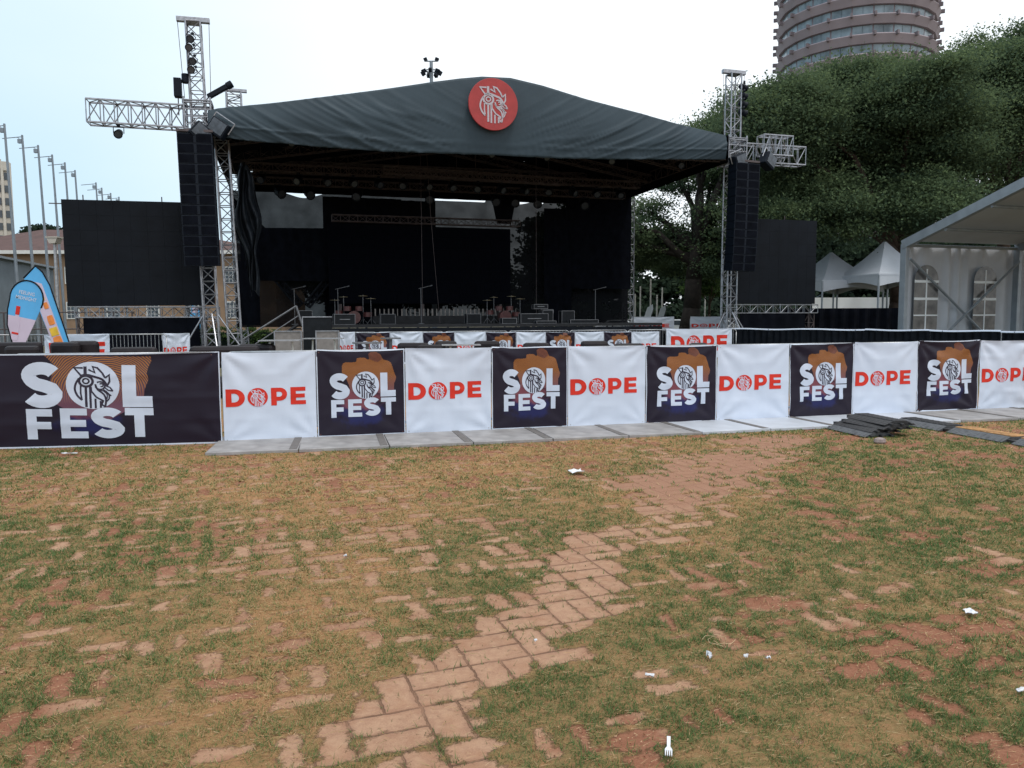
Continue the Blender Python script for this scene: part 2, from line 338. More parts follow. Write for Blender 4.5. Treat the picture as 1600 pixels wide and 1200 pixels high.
    cvn = nd(t, 'ShaderNodeMapRange', interpolation_type='SMOOTHSTEP'); cvn.inputs['From Min'].default_value = .25; cvn.inputs['From Max'].default_value = .75
    Lk(math_('ADD', sp.outputs[0], math_('MULTIPLY_ADD', noise(55, 6, rough=.75), 1.7, -.85)), cvn.inputs['Value'])
    final = mix(cvn.outputs[0], base, turf)
    fd = nd(t, 'ShaderNodeMapRange'); fd.inputs['From Min'].default_value = 13; fd.inputs['From Max'].default_value = 16; Lk(s3.outputs[1], fd.inputs['Value'])
    final = mix(fd.outputs[0], final, mix(noise(.8, 6, rough=.7), (.085, .095, .055), (.20, .165, .11))); Lk(final, p.inputs['Base Color'])
    bu = nd(t, 'ShaderNodeBump'); bu.inputs['Distance'].default_value = .018; bu.inputs['Strength'].default_value = .8
    hgt = math_('ADD', math_('MULTIPLY', math_('MULTIPLY', jn, -.9), math_('SUBTRACT', 1., sp.outputs[2])), math_('MULTIPLY', noise(90, 6, rough=.65), math_('MULTIPLY_ADD', cvn.outputs[0], 1.2, .25)))
    Lk(hgt, bu.inputs['Height']); Lk(bu.outputs[0], p.inputs['Normal'])
    me.materials.append(m); o = bpy.data.objects.new('ground', me); COL.objects.link(o); tag(o, kind='structure')
build_ground()

def tri_cloud(name, V, tone, mats, parent=None, nper=3):
    """V: (n, nper, 3) separate faces, tone: per face"""
    n = len(V); me = bpy.data.meshes.new(name); me.vertices.add(n*nper); me.vertices.foreach_set('co', V.astype(np.float32).ravel())
    me.loops.add(n*nper); me.loops.foreach_set('vertex_index', np.arange(n*nper, dtype=np.int32)); me.polygons.add(n)
    me.polygons.foreach_set('loop_start', np.arange(0, n*nper, nper, dtype=np.int32)); me.update(calc_edges=True)
    a = me.attributes.new('tone', 'FLOAT', 'POINT'); a.data.foreach_set('value', np.repeat(tone, nper).astype(np.float32))
    me.materials.append(M[mats]); o = bpy.data.objects.new(name, me); COL.objects.link(o); o.parent = parent; return o
def grassmat():
    m = bpy.data.materials.new('grass_blades'); m.use_nodes = True; t = m.node_tree; p = t.nodes['Principled BSDF']
    a = nd(t, 'ShaderNodeAttribute', attribute_name='tone'); r = nd(t, 'ShaderNodeValToRGB'); cr = r.color_ramp
    cr.elements[0].color = (.055, .105, .028, 1); cr.elements[1].color = (.66, .50, .31, 1)
    for pos, c in ((.3, (.11, .185, .05)), (.5, (.19, .235, .08)), (.68, (.38, .27, .11)), (.85, (.46, .28, .13))):
        e = cr.elements.new(pos); e.color = (*c, 1)
    tr = nd(t, 'ShaderNodeBsdfTranslucent'); mx = nd(t, 'ShaderNodeMixShader'); mx.inputs[0].default_value = .3
    t.links.new(a.outputs['Fac'], r.inputs[0]); t.links.new(r.outputs[0], p.inputs['Base Color']); t.links.new(r.outputs[0], tr.inputs[0])
    p.inputs['Roughness'].default_value = .6; p.inputs['Specular IOR Level'].default_value = .3
    t.links.new(p.outputs[0], mx.inputs[1]); t.links.new(tr.outputs[0], mx.inputs[2]); t.links.new(mx.outputs[0], t.nodes['Material Output'].inputs[0])
    return m
M['grass'] = grassmat()
def build_grass():
    Vs = []; Ts = []
    for (y0, y1, dens, hgt, wid) in ((.9, 1.9, 9000, .020, .0035), (1.9, 3.0, 21000, .020, .0030), (3.0, 4.2, 15000, .022, .0040), (4.2, 6.2, 9000, .024, .0058), (6.2, 9.0, 4800, .026, .0085), (9.0, 12.6, 2300, .028, .012)):
        xw = .74*y1+2.3; n = int(dens*(y1-y0)*2*xw); x = rng.uniform(-xw, xw, n); y = rng.uniform(y0, y1, n)
        ok = ((np.abs(x) < .74*y+.5) | ((np.abs(x) < .74*y+2.3) & (rng.random(n) < .6))) & (y < 9.25+.245*(x+3.49)+.9)
        x = x[ok]; y = y[ok]
        cover, dry, red, pb, r1, e, n2 = fields(x, y)
        tuft = fbm2(x*16, y*16, 31, 2)
        keep = rng.random(len(x)) < np.clip(cover*(.25+2.2*(tuft-.28)), .015, 1)
        x = x[keep]; y = y[keep]; cover = cover[keep]; dry = dry[keep]; tuft = tuft[keep]; k = len(x)
        th = rng.uniform(0, 2*np.pi, k); isdry = rng.random(k) < dry*.78+.05
        tone = np.where(isdry, rng.uniform(.55, .95, k), rng.uniform(.05, .5, k)*(.55+.6*dry)+(.5-tuft)*.1)
        h = hgt*rng.uniform(.3, 1.0, k)*(.5+.7*tuft)*np.where(isdry, .55, 1); lean = rng.uniform(.5, 1.9, k)*np.where(isdry, 1.7, 1)*hgt
        ph = th+rng.uniform(-.8, .8, k)+math.pi/2
        wx, wy = np.cos(th)*wid/2, np.sin(th)*wid/2; z = np.full(k, -.008)
        b0 = np.stack([x-wx, y-wy, z], 1); b1 = np.stack([x+wx, y+wy, z], 1); tp = np.stack([x+np.cos(ph)*lean, y+np.sin(ph)*lean, h+.002], 1)
        Vs.append(np.stack([b0, b1, tp], 1)); Ts.append(np.clip(tone, 0, 1))
        # loose straw lying flat
        m_ = int(k*.16); sx_ = rng.uniform(-xw, xw, m_); sy_ = rng.uniform(y0, y1, m_)
        c2, d2, *_r = fields(sx_, sy_); pb2 = _r[1]
        kk = (rng.random(m_) < (.75-.6*np.clip(pb2, 0, 1))) & (sy_ < 9.25+.245*(sx_+3.49)+.7); sx_ = sx_[kk]; sy_ = sy_[kk]; m_ = len(sx_)
        t2 = rng.normal(0, .75, m_); Ls = rng.uniform(.006, .022, m_)*(1+y0*.08); cx, sy2 = np.cos(t2)*Ls, np.sin(t2)*Ls; wv = wid*.4
        z0 = rng.uniform(.002, .008, m_)
        Vs.append(np.stack([np.stack([sx_-cx+sy2*0, sy_-sy2-wv, z0], 1), np.stack([sx_-cx, sy_-sy2+wv, z0], 1), np.stack([sx_+cx, sy_+sy2, z0+rng.uniform(0, .006, m_)], 1)], 1)); Ts.append(np.where(rng.random(m_) < .35, rng.uniform(.5, .7, m_), rng.uniform(.75, 1, m_)))
    o = tri_cloud('grass', np.concatenate(Vs), np.concatenate(Ts), 'grass'); tag(o, 'short patchy lawn grass and loose straw over the pavers', 'grass', kind='stuff')
    print('blades', sum(len(v) for v in Vs))
build_grass()
def build_crumbs():
    n = 90000; y = 1.9+10.4*rng.random(n)**1.6; x = rng.uniform(-1, 1, n)*(.74*y+.5)
    cover, dry, red, pb, r1, e, n2 = fields(x, y); ok = (rng.random(n) < .25+.45*(1-cover)-.9*pb-.4*(1-red)*(1-cover)) & (y < 9.25+.245*(x+3.49)+.7); x = x[ok]; y = y[ok]; k = len(x)
    s_ = rng.uniform(.0012, .0045, k)*(.6+.18*y); c = np.stack([x, y, np.full(k, -.003)], 1); th = rng.uniform(0, 6.28, k); V = []; T = rng.random(k)
    P = [c+np.stack([np.cos(th+a)*s_*r, np.sin(th+a)*s_*r, np.zeros(k)], 1) for a, r in ((0, 1), (1.9, .8), (3.6, 1.1), (5, .8))]; top = c+np.stack([np.zeros(k), np.zeros(k), s_*.45+.002], 1)
    V = np.concatenate([np.stack([P[i], P[(i+1) % 4], top], 1) for i in range(4)]); o = tri_cloud('soil_crumbs', V, np.tile(T, 4), 'crumb'); tag(o, 'small red-brown soil crumbs and leaf bits scattered over the lawn', 'soil', kind='stuff')
M['crumb'] = leafmat('soil_crumb', (.12, .045, .022), (.50, .33, .20), 0)
build_crumbs()

# ------------------------------------------------------------------ emblem + lettering (flat shapes in x,z)
def strip(pts, wd, closed=False):
    """2D thick stroke -> list of quads (mitred)"""
    P = [Vector(p) for p in pts]; n = len(P); Lf = []; Rt = []
    for i in range(n):
        a = P[(i-1) % n] if (closed or i > 0) else None; b = P[(i+1) % n] if (closed or i < n-1) else None
        d1 = (P[i]-a).normalized() if a is not None else None; d2 = (b-P[i]).normalized() if b is not None else None
        d = (d1+d2) if (d1 is not None and d2 is not None) else (d1 if d1 is not None else d2)
        if d.length < .3: d = d2
        d = d.normalized(); nn = Vector((-d.y, d.x)); k = 1.
        if d1 is not None and d2 is not None: k = min(1.6, 1/max(.4, nn.dot(Vector((-d1.y, d1.x)))))
        Lf.append(P[i]+nn*wd/2*k); Rt.append(P[i]-nn*wd/2*k)
    rngN = range(n if closed else n-1)
    return [[tuple(Lf[i]), tuple(Rt[i]), tuple(Rt[(i+1) % n]), tuple(Lf[(i+1) % n])] for i in rngN]
def arc(cx, cy, rx, ry, a0, a1, n): return [(cx+rx*math.cos(R_(a0+(a1-a0)*i/n)), cy+ry*math.sin(R_(a0+(a1-a0)*i/n))) for i in range(n+1)]
def spline(pts, k=5):
    out_ = []
    for i in range(len(pts)-1):
        p0 = pts[max(i-1, 0)]; p1 = pts[i]; p2 = pts[i+1]; p3 = pts[min(i+2, len(pts)-1)]
        for j in range(k):
            t = j/k
            out_.append(tuple(.5*((2*p1[q])+(-p0[q]+p2[q])*t+(2*p0[q]-5*p1[q]+4*p2[q]-p3[q])*t*t+(-p0[q]+3*p1[q]-3*p2[q]+p3[q])*t**3) for q in (0, 1)))
    return out_+[pts[-1]]
def emblem_faces():
    F = []
    def S_(pts, w_, closed=False, sm=False):
        q = [((x-560)/445, (640-y)/490) for x, y in pts]
        if sm: q = spline(q)
        F.extend(strip(q, w_/460, closed))
    S_([(430,325),(310,325),(405,460)], 30); S_([(460,298),(460,450)], 46)
    S_([(505,350),(590,402),(562,300),(625,320),(690,405),(728,488)], 28); S_([(728,490),(785,435),(786,550),(742,640)], 28)
    S_([(400,460),(480,442),(600,478),(690,520),(745,610)], 36, sm=True)
    S_(arc(465,550,92,92,0,345,22), 36, True); S_(arc(465,548,42,42,0,330,12), 24, True)
    S_(arc(655,622,66,66,-130,170,16), 24); S_(arc(672,614,26,26,-150,120,8), 20)
    S_([(715,612),(790,650),(828,712)], 22); S_([(828,712),(765,700),(705,640)], 20); S_([(720,722),(802,795)], 22); S_([(745,690),(800,712)], 18)
    S_([(372,505),(325,600),(312,700),(345,800),(405,872)], 30, sm=True); S_([(392,610),(388,760),(405,872)], 24)
    for x, y0, y1, w_ in ((460,640,992,36),(518,650,1010,32),(585,845,1012,30),(655,885,1002,30)): S_([(x,y0),(x,y1)], w_)
    S_([(530,640),(532,720),(600,822),(690,882),(668,940),(712,985)], 26); S_([(588,600),(620,690),(700,770),(728,870),(712,985)], 28, sm=True)
    S_([(700,690),(765,760),(772,840),(722,905)], 22, sm=True); S_([(645,700),(700,715),(745,770),(742,850)], 18, sm=True)
    return F
EMB = emblem_faces()
def disc_faces(n=40): return [[(math.cos(2*math.pi*i/n), math.sin(2*math.pi*i/n)) for i in range(n)]]
def rect(x0, y0, x1, y1): return [(x0, y0), (x1, y0), (x1, y1), (x0, y1)]
def letter(ch):
    """faces in a unit-high box, origin at lower left; returns faces"""
    if ch == 'L': return [rect(0,0,.28,1), rect(.28,0,.60,.26)]
    if ch == 'F': return [rect(0,0,.28,1), rect(.28,.76,.72,1), rect(.28,.34,.68,.58)]
    if ch == 'E': return [rect(0,0,.28,1), rect(.28,.77,.78,1), rect(.28,.385,.74,.615), rect(.28,0,.79,.23)]
    if ch == 'T': return [rect(0,.75,.86,1), rect(.28,0,.58,.75)]
    if ch == 'D':
        o_ = arc(.42,.5,.50,.5,-90,90,14); i_ = arc(.40,.5,.24,.25,-90,90,14)
        return [rect(0,0,.28,1), [(.28,0),(.42,0),(.40,.25),(.28,.25)], [(.28,.75),(.40,.75),(.42,1),(.28,1)]]+[[o_[k], o_[k+1], i_[k+1], i_[k]] for k in range(14)]
    if ch == 'P':
        o_ = arc(.46,.63,.38,.37,-90,90,12); i_ = arc(.44,.63,.14,.14,-90,90,12)
        return [rect(0,0,.29,1), [(.29,.26),(.46,.26),(.44,.49),(.29,.49)], [(.29,.77),(.44,.77),(.46,1),(.29,1)]]+[[o_[k], o_[k+1], i_[k+1], i_[k]] for k in range(12)]
    if ch == 'S':
        top = arc(.385,.70,.25,.165,25,205,12); pts = top+spline([(.17,.60),(.28,.52),(.42,.48),(.57,.42)], 4)[1:]+arc(.385,.30,.255,.165,20,-155,12)[1:]
        return strip(pts, .27)
    if ch == 'O': return [[(.5+.5*math.cos(2*math.pi*i/32), .5+.5*math.sin(2*math.pi*i/32)) for i in range(32)]]
SWIRL = [(300,345),(302,262),(318,228),(355,213),(420,216),(488,210),(497,165),(535,155),(605,160),(640,186),(662,180),(648,110),(690,82),(750,88),(805,120),(842,190),(905,206),(945,235),(968,300),(985,360),(1012,420),(1000,470),(982,500),(980,640),(880,660),(700,600),(420,600),(360,440)]
BULB = [(650,110),(690,84),(750,90),(800,122),(828,180),(770,222),(720,205),(668,182)]
def layers(kind):
    """list of (layer depth, material index, faces) in banner units, 0..1 wide, 0..1 high"""
    Ls = []
    if kind == 'sol':
        f = lambda x, y: ((x+26)/1151, (1168-y)/1108)
        def put(faces, x0, y0, sx_, sy_): return [[f(x0+u*sx_, y0-v*sy_) for u, v in q] for q in faces]
        Ls.append((1, 2, [[f(*p) for p in SWIRL]])); Ls.append((1.6, 3, [[f(*p) for p in BULB]]))
        wh = put(letter('S'), 140, 692, 330, 336)+[[f(605+178*a, 516-176*b) for a, b in disc_faces()[0]]]+put(letter('L'), 800, 670, 335, 310)
        wh += put(letter('F'), 152, 925, 235, 225)+put(letter('E'), 372, 920, 228, 225)+put(letter('S'), 580, 915, 275, 238)+put(letter('T'), 803, 908, 232, 224)
        Ls.append((2.3, 4, wh)); Ls.append((3.2, 5, [[f(607+218*a, 522-216*b) for a, b in q] for q in EMB]))
    elif kind in ('dope', 'dope_large'):
        f0 = lambda x, y: (x/1568, 1-(((590+y/10.67)-547)/139))
        f = f0 if kind == 'dope' else (lambda x, y: (.5+(f0(x, y)[0]-.458)*1.0, .50+(f0(x, y)[1]-.5)*2.75))
        def put(faces, x0, y0, sx_, sy_): return [[f(x0+u*sx_, y0-v*sy_) for u, v in q] for q in faces]
        Ls.append((2.3, 4, put(letter('D'), 45, 436, 345, 290)+put(letter('P'), 800, 432, 325, 295)+put(letter('E'), 1130, 425, 330, 292)+[[f(576+170*a, 288-155*b) for a, b in disc_faces()[0]]]))
        Ls.append((3.2, 5, [[f(578+205*a, 298-190*b) for a, b in q] for q in EMB]))
    return Ls
# banner materials
def dark_banner():
    m = bpy.data.materials.new('dark_purple_print'); m.use_nodes = True; t = m.node_tree; p = t.nodes['Principled BSDF']; Lk = t.links.new
    p.inputs['Roughness'].default_value = .45; p.inputs['Specular IOR Level'].default_value = .3
    uv = nd(t, 'ShaderNodeUVMap', uv_map='uv'); n = nd(t, 'ShaderNodeTexNoise'); n.inputs['Scale'].default_value = 7; n.inputs['Detail'].default_value = 6; Lk(uv.outputs[0], n.inputs['Vector'])
    def blob(cx, cy, sx_, sy_, lo, hi):
        mpn = nd(t, 'ShaderNodeMapping'); mpn.inputs['Location'].default_value = (-cx/sx_, -cy/sy_, 0); mpn.inputs['Scale'].default_value = (1/sx_, 1/sy_, 0)
        Lk(uv.outputs[0], mpn.inputs[0]); le = nd(t, 'ShaderNodeVectorMath', operation='LENGTH'); Lk(mpn.outputs[0], le.inputs[0])
        a = nd(t, 'ShaderNodeMath', operation='MULTIPLY_ADD'); a.inputs[1].default_value = 1.6; Lk(n.outputs['Fac'], a.inputs[0]); Lk(le.outputs['Value'], a.inputs[2])
        r = nd(t, 'ShaderNodeMapRange', interpolation_type='SMOOTHSTEP'); r.inputs['From Min'].default_value = lo; r.inputs['From Max'].default_value = hi; r.inputs['To Min'].default_value = 1; r.inputs['To Max'].default_value = 0
        Lk(a.outputs[0], r.inputs['Value']); return r.outputs[0]
    def mix(f, a, b):
        x = nd(t, 'ShaderNodeMix', data_type='RGBA'); Lk(f, x.inputs[0])
        for i, v in ((6, a), (7, b)):
            if isinstance(v, tuple): x.inputs[i].default_value = (*v, 1)
            else: Lk(v, x.inputs[i])
        return x.outputs[2]
    c = mix(blob(.50, .27, .30, .17, 1.35, 1.95), (.012, .008, .020), (.014, .017, .085))
    c = mix(blob(.50, .42, .30, .16, 1.2, 1.8), c, (.19, .055, .075)); Lk(c, p.inputs['Base Color'])
    return m
def swirl_mat(name, hi, lo, scale):
    m = bpy.data.materials.new(name); m.use_nodes = True; t = m.node_tree; p = t.nodes['Principled BSDF']; Lk = t.links.new
    p.inputs['Roughness'].default_value = .5
    uv = nd(t, 'ShaderNodeUVMap', uv_map='uv'); wv = nd(t, 'ShaderNodeTexWave', wave_type='RINGS', rings_direction='Z'); wv.inputs['Scale'].default_value = scale; wv.inputs['Distortion'].default_value = 9; wv.inputs['Detail'].default_value = 2; wv.inputs['Detail Scale'].default_value = .35
    mpn = nd(t, 'ShaderNodeMapping'); mpn.inputs['Location'].default_value = (-.62, -.55, 0); Lk(uv.outputs[0], mpn.inputs[0]); Lk(mpn.outputs[0], wv.inputs['Vector'])
    r = nd(t, 'ShaderNodeMix', data_type='RGBA'); r.inputs[6].default_value = (*lo, 1); r.inputs[7].default_value = (*hi, 1); Lk(wv.outputs['Fac'], r.inputs[0]); Lk(r.outputs[2], p.inputs['Base Color'])
    s = nd(t, 'ShaderNodeSeparateXYZ'); Lk(uv.outputs[0], s.inputs[0]); mr_ = nd(t, 'ShaderNodeMapRange'); mr_.inputs['From Min'].default_value = .45; mr_.inputs['From Max'].default_value = .72; Lk(s.outputs[1], mr_.inputs['Value'])
    r2 = nd(t, 'ShaderNodeMix', data_type='RGBA'); r2.inputs[6].default_value = (.13, .05, .085, 1); Lk(mr_.outputs[0], r2.inputs[0]); Lk(r.outputs[2], r2.inputs[7]); Lk(r2.outputs[2], p.inputs['Base Color'])
    return m
M['banner_dark'] = dark_banner(); M['swirl'] = swirl_mat('orange_wave_print', (.43, .145, .014), (.045, .018, .02), 30); M['bulb'] = mat('brown_print', (.13, .038, .022), .5, 0, .3, 20)
M['swirl_big'] = swirl_mat('orange_wave_print_large', (.36, .135, .018), (.016, .012, .05), 15)
SOLM = ['banner_dark', 'white_vinyl', 'swirl', 'bulb', 'white_print', 'ink']; DOPEM = ['white_vinyl', 'white_vinyl', 'red_print', 'galv', 'red_print', 'white_print']
import bmesh
def flat_design(kind, W, H, step=.032, border=True):
    bm = bmesh.new(); uvl = bm.loops.layers.uv.new('uv')
    def face(poly, y, mi, scale=True):
        vs = [bm.verts.new((p[0]*W, -y, p[1]*H)) for p in poly]
        try: fc = bm.faces.new(vs)
        except ValueError: return
        fc.material_index = mi; fc.normal_update()
        if fc.normal.y > 0: fc.normal_flip()
    face(rect(0, 0, 1, 1), 0, 0)
    if border:
        bw, bh = .012/W, .014/H
        if 'dope' not in kind:
            for r in (rect(0,0,1,bh*1.3), rect(0,1-bh,1,1), rect(0,bh*1.3,bw,1-bh), rect(1-bw,bh*1.3,1,1-bh)): face(r, .0012, 1)
        for ex, ez in ((.03,.03),(.97,.03),(.03,.965),(.97,.965)):      # eyelets
            face([(ex+.007/W*math.cos(k*math.pi/3), ez+.007/H*math.sin(k*math.pi/3)) for k in range(6)], .0022, 3 if kind != 'dope' else 3)
    for d, mi, faces in layers(kind):
        for q in faces: face(q, d*.0016, mi)
    bmesh.ops.triangulate(bm, faces=[f for f in bm.faces if len(f.verts) > 4])
    for k in range(1, int(W/step)+1):
        bmesh.ops.bisect_plane(bm, geom=bm.verts[:]+bm.edges[:]+bm.faces[:], plane_co=(k*step, 0, 0), plane_no=(1, 0, 0))
    for k in range(1, int(H/step)+1):
        bmesh.ops.bisect_plane(bm, geom=bm.verts[:]+bm.edges[:]+bm.faces[:], plane_co=(0, 0, k*step), plane_no=(0, 0, 1))
    ku = 2.3 if kind == 'sol_big' else 1.
    for f in bm.faces:
        f.smooth = True
        for l in f.loops: l[uvl].uv = ((l.vert.co.x/W-.5)*ku+.5, l.vert.co.z/H)
    me = bpy.data.meshes.new('banner'); bm.to_mesh(me); bm.free(); return me
def wrinkle(me, W, H, seed, amp=.010):
    r = np.random.default_rng(seed); n = len(me.vertices); co = np.empty(n*3, np.float32); me.vertices.foreach_get('co', co); co = co.reshape(-1, 3)
    x = co[:, 0].copy(); z = co[:, 2].copy(); u = x/W; v = z/H; d = np.zeros(n)
    for (cx, cz) in ((0, 1), (1, 1), (0, 0), (1, 0)):          # tension folds fanning from the corners
        dx = (u-cx)*W; dz = (v-cz)*H; a = np.arctan2(dz, dx); rr = np.hypot(dx, dz)
        d += amp*r.uniform(.5, 1.2)*np.sin(a*r.uniform(7, 11)+r.uniform(0, 6))*np.exp(-((rr-.25)/.28)**2)*(1 if cz else .6)
    for k in (.26, .5, .76): d += amp*.40*np.exp(-((v-k-.01*np.sin(u*5+seed))/.028)**2)*(np.sin(u*9+k*7+seed)*.5+.6)
    for k in (.33, .66): d += amp*.25*np.exp(-((u-k)/.028)**2)
    d += amp*1.5*(fbm2(u*3.2+seed, v*2.2, seed, 3)-.5)*2+amp*.5*np.abs(fbm2(u*6+seed, v*5, seed+2, 2)-.5)*2
    sag = -.016*np.sin(np.pi*u)*(v**3)*r.uniform(.2, 1.4)+.012*(fbm2(u*3+seed, u*0, seed+4, 2)-.5)*v; lift = .010*(fbm2(u*2.5, u*0+3, seed+9, 2)-.5)*(1-v)**4
    co[:, 1] += -d; co[:, 2] = z+sag+lift
    me.vertices.foreach_set('co', co.ravel()); me.update()
DESIGN = {}
def banner(kind, W, H, a, b, z0, seed, label, group, name='banner', amp=.010, pad=.0):
    key = (kind, W, H)
    if key not in DESIGN:
        if kind == 'sol_big': DESIGN[key] = big_design(W, H)
        else: DESIGN[key] = flat_design(kind, W, H)
    me = DESIGN[key].copy(); me.name = name; wrinkle(me, W, H, seed, amp)
    for x in (SOLM if kind == 'sol' else DOPEM if 'dope' in kind else ['banner_dark', 'white_vinyl', 'swirl_big', 'bulb', 'white_print', 'ink']): me.materials.append(M[x])
    o = bpy.data.objects.new(name, me); COL.objects.link(o); a = Vector(a); b = Vector(b); o.location = (a.x, a.y, z0)
    o.rotation_euler = (0, 0, math.atan2(b.y-a.y, b.x-a.x)); s = (b-a).length/W; o.scale = (s, 1, 1)
    return tag(o, label, 'banner', group)
def big_design(W, H):
    """wide banner: bigger mark left of centre, own swirl"""
    global layers
    old = layers
    def lay(kind):
        # photo crop coordinates: 7.27 px per photo px, banner from photo x -45..347, y 552..697
        f = lambda x, y: ((x/7.27+40+45)/392, 1-((y/7.27+550-552+(x/7.27)*.028)/145))
        def put(faces, x0, y0, sx_, sy_): return [[f(x0+u*sx_, y0-v*sy_) for u, v in q] for q in faces]
        sw = [(330,20),(1470,14),(1478,60),(1440,140),(1425,200),(1440,280),(1400,380),(1385,460),(1180,640),(1000,740),(830,760),(700,620),(560,640),(420,560),(380,300),(440,140)]
        L_ = [(1, 2, [[f(*p) for p in sw]])]
        wh = put(letter('S'), 78, 612, 555, 515)+[[f(835+288*a, 350-268*b) for a, b in disc_faces()[0]]]+put(letter('L'), 1150, 592, 545, 478)
        wh += put(letter('F'), 110, 965, 385, 340)+put(letter('E'), 470, 952, 370, 338)+put(letter('S'), 800, 950, 465, 350)+put(letter('T'), 1170, 932, 362, 330)
        L_.append((2.3, 4, wh)); L_.append((3.2, 5, [[f(838+352*a, 364-325*b) for a, b in q] for q in EMB]))
        return L_
    layers = lay; me = flat_design('sol_big', W, H); layers = old; return me

# ------------------------------------------------------------------ front barrier line
P0 = Vector((-3.46, 9.13)); al = R_(14.8); DV = Vector((math.cos(al), math.sin(al)))
pts = [P0+DV*1.146*i for i in range(12)]
bx = [0, 0, 0, 0, 0, 0, .0, .0, .03, .02, 0, 0]
STEP = [1.09, 1.09, 1.12, 1.05, 1.13, 1.09, 1.17, 1.09, 1.14, 1.15, 1.2]
for i in range(11): pts[i+1] = pts[i]+DV*STEP[i]
LA = P0-Vector((math.cos(R_(8)), math.sin(R_(8))))*2.92
banner('sol_big', 2.92, 1.10, (LA.x, LA.y), (P0.x-.02, P0.y), .0, 3, 'wide dark purple SOL FEST banner at the left end of the front fence', 'banners on the front fence', amp=.012)
nsol = nd_ = 0
for i in range(11):
    kind = 'dope' if i % 2 == 0 else 'sol'
    if kind == 'dope':
        lab = ['white DOPE banner right of the wide SOL FEST banner', 'second white DOPE banner from the left on the front fence', 'third white DOPE banner from the left on the front fence', 'fourth white DOPE banner from the left, above pale floor boards',
               'fifth white DOPE banner on the front fence, behind the stacked cable ramps', 'white DOPE banner cut by the right edge of the photo'][nd_]; nd_ += 1
    else:
        lab = ['leftmost square dark SOL FEST banner on the front fence', 'second square dark SOL FEST banner from the left on the front fence', 'third square dark SOL FEST banner on the front fence, right of the middle',
               'square dark SOL FEST banner left of the stacked cable ramps', 'rightmost square dark SOL FEST banner on the front fence'][nsol]; nsol += 1
    a, b = pts[i], pts[i+1]; g_ = DV*.006
    banner(kind, 1.13, 1.085, (a.x+g_.x, a.y+g_.y), (b.x-g_.x, b.y-g_.y), [.005, .022, .022, .025, .02, .016, .012, .012, .022, .03, .02][i], 10+i, lab, 'banners on the front fence', amp=[.009, .008, .013, .007, .008, .009, .010, .012, .010, .016, .018][i])
def barrier_proto():
    t = thing('crowd_barrier', 'galvanised crowd barrier behind the front banners', 'barrier', (0,0,0), 0, 'crowd barriers')
    mb = MB(); W_, H_ = 2.28, 1.08; r = .019
    mb.path([(0,0,.16),(0,0,H_-.1),(.03,0,H_-.03),(.1,0,H_),(W_-.1,0,H_),(W_-.03,0,H_-.03),(W_,0,H_-.1),(W_,0,.16),(0,0,.16)], r, 8); mb.build('rail_frame', 'galv', t, smooth=True)
    mb = MB()
    for k in range(1, 19): mb.tube((k*W_/19,0,.16), (k*W_/19,0,H_), .008, 6)
    mb.build('bars', 'galv', t)
    for x in (.28, W_-.28):
        mb = MB(); mb.path([(x,0,.16),(x,.03,.05),(x,.40,.05),(x,.46,.02)], .014, 6); mb.build('foot', 'galv', t)
    return t
BP = barrier_proto(); first = [True]
def place_barrier(x, y, rz, label, group, z=0.):
    o = BP if first[0] else copy_tree(BP); first[0] = False
    o.location = (x, y, z); o.rotation_euler = (0, 0, rz); o['label'] = label; o['group'] = group; return o
# front fence frames (just behind the cloth)
nrm = Vector((-DV.y, DV.x))*.10
for i in range(5):
    p = P0+DV*(2.22*i+.01)+nrm; place_barrier(p.x, p.y, al, 'crowd barrier carrying the %s pair of square banners from the left' % ORD[i], 'barriers of the front fence')
p = LA+Vector((-math.sin(R_(8)), math.cos(R_(8))))*.10+Vector((math.cos(R_(8)), math.sin(R_(8))))*.55
place_barrier(p.x, p.y, R_(8), 'crowd barrier carrying the wide dark banner at the left', 'barriers of the front fence')

# ------------------------------------------------------------------ floor boards under the fence
bq = [(-3.35,8.40),(-2.38,8.60),(-1.40,8.83),(-.45,9.06),(.50,9.30),(1.45,9.53),(2.42,9.79),(3.38,10.06),(4.36,10.32),(5.32,10.56),(6.30,10.80),(7.28,11.03),(8.26,11.27)]
bd = R_(13.8); bdv = Vector((math.cos(bd), math.sin(bd))); bnv = Vector((-bdv.y, bdv.x))
blab = ['leftmost grey floor board, its left end jutting past the wide banner'] + ['%s grey plastic floor board from the left under the fence' % ORD[k] for k in range(1, 6)] + ['white plastic floor board under the fourth white DOPE banner', 'white plastic floor board just left of the stacked cable ramps', 'pale floor board behind the stacked cable ramps', 'pale floor board between the ramp stack and the laid ramps', 'grey floor board behind the laid cable ramps', 'grey floor board at the right edge of the photo']
for i in range(12):
    x, y = bq[i]; y -= .12; mb = MB(); ln = (Vector(bq[i+1])-Vector(bq[i])).length-.012
    t = thing('floor_board', blab[i], 'floor panel', (x, y, 0), math.atan2(bq[i+1][1]-bq[i][1], bq[i+1][0]-x), 'plastic floor boards under the fence')
    mb.box((ln/2, .60, .012), (ln, 1.20, .040)); mb.build('panel', 'board_pale' if i in (6, 7, 8, 9) else 'board', t, bevel=.006)
    mb = MB(); mb.box((ln-.055, .60, .0330), (.085, 1.16, .010)); mb.build('joint_strip', 'board_edge', t, bevel=.002)

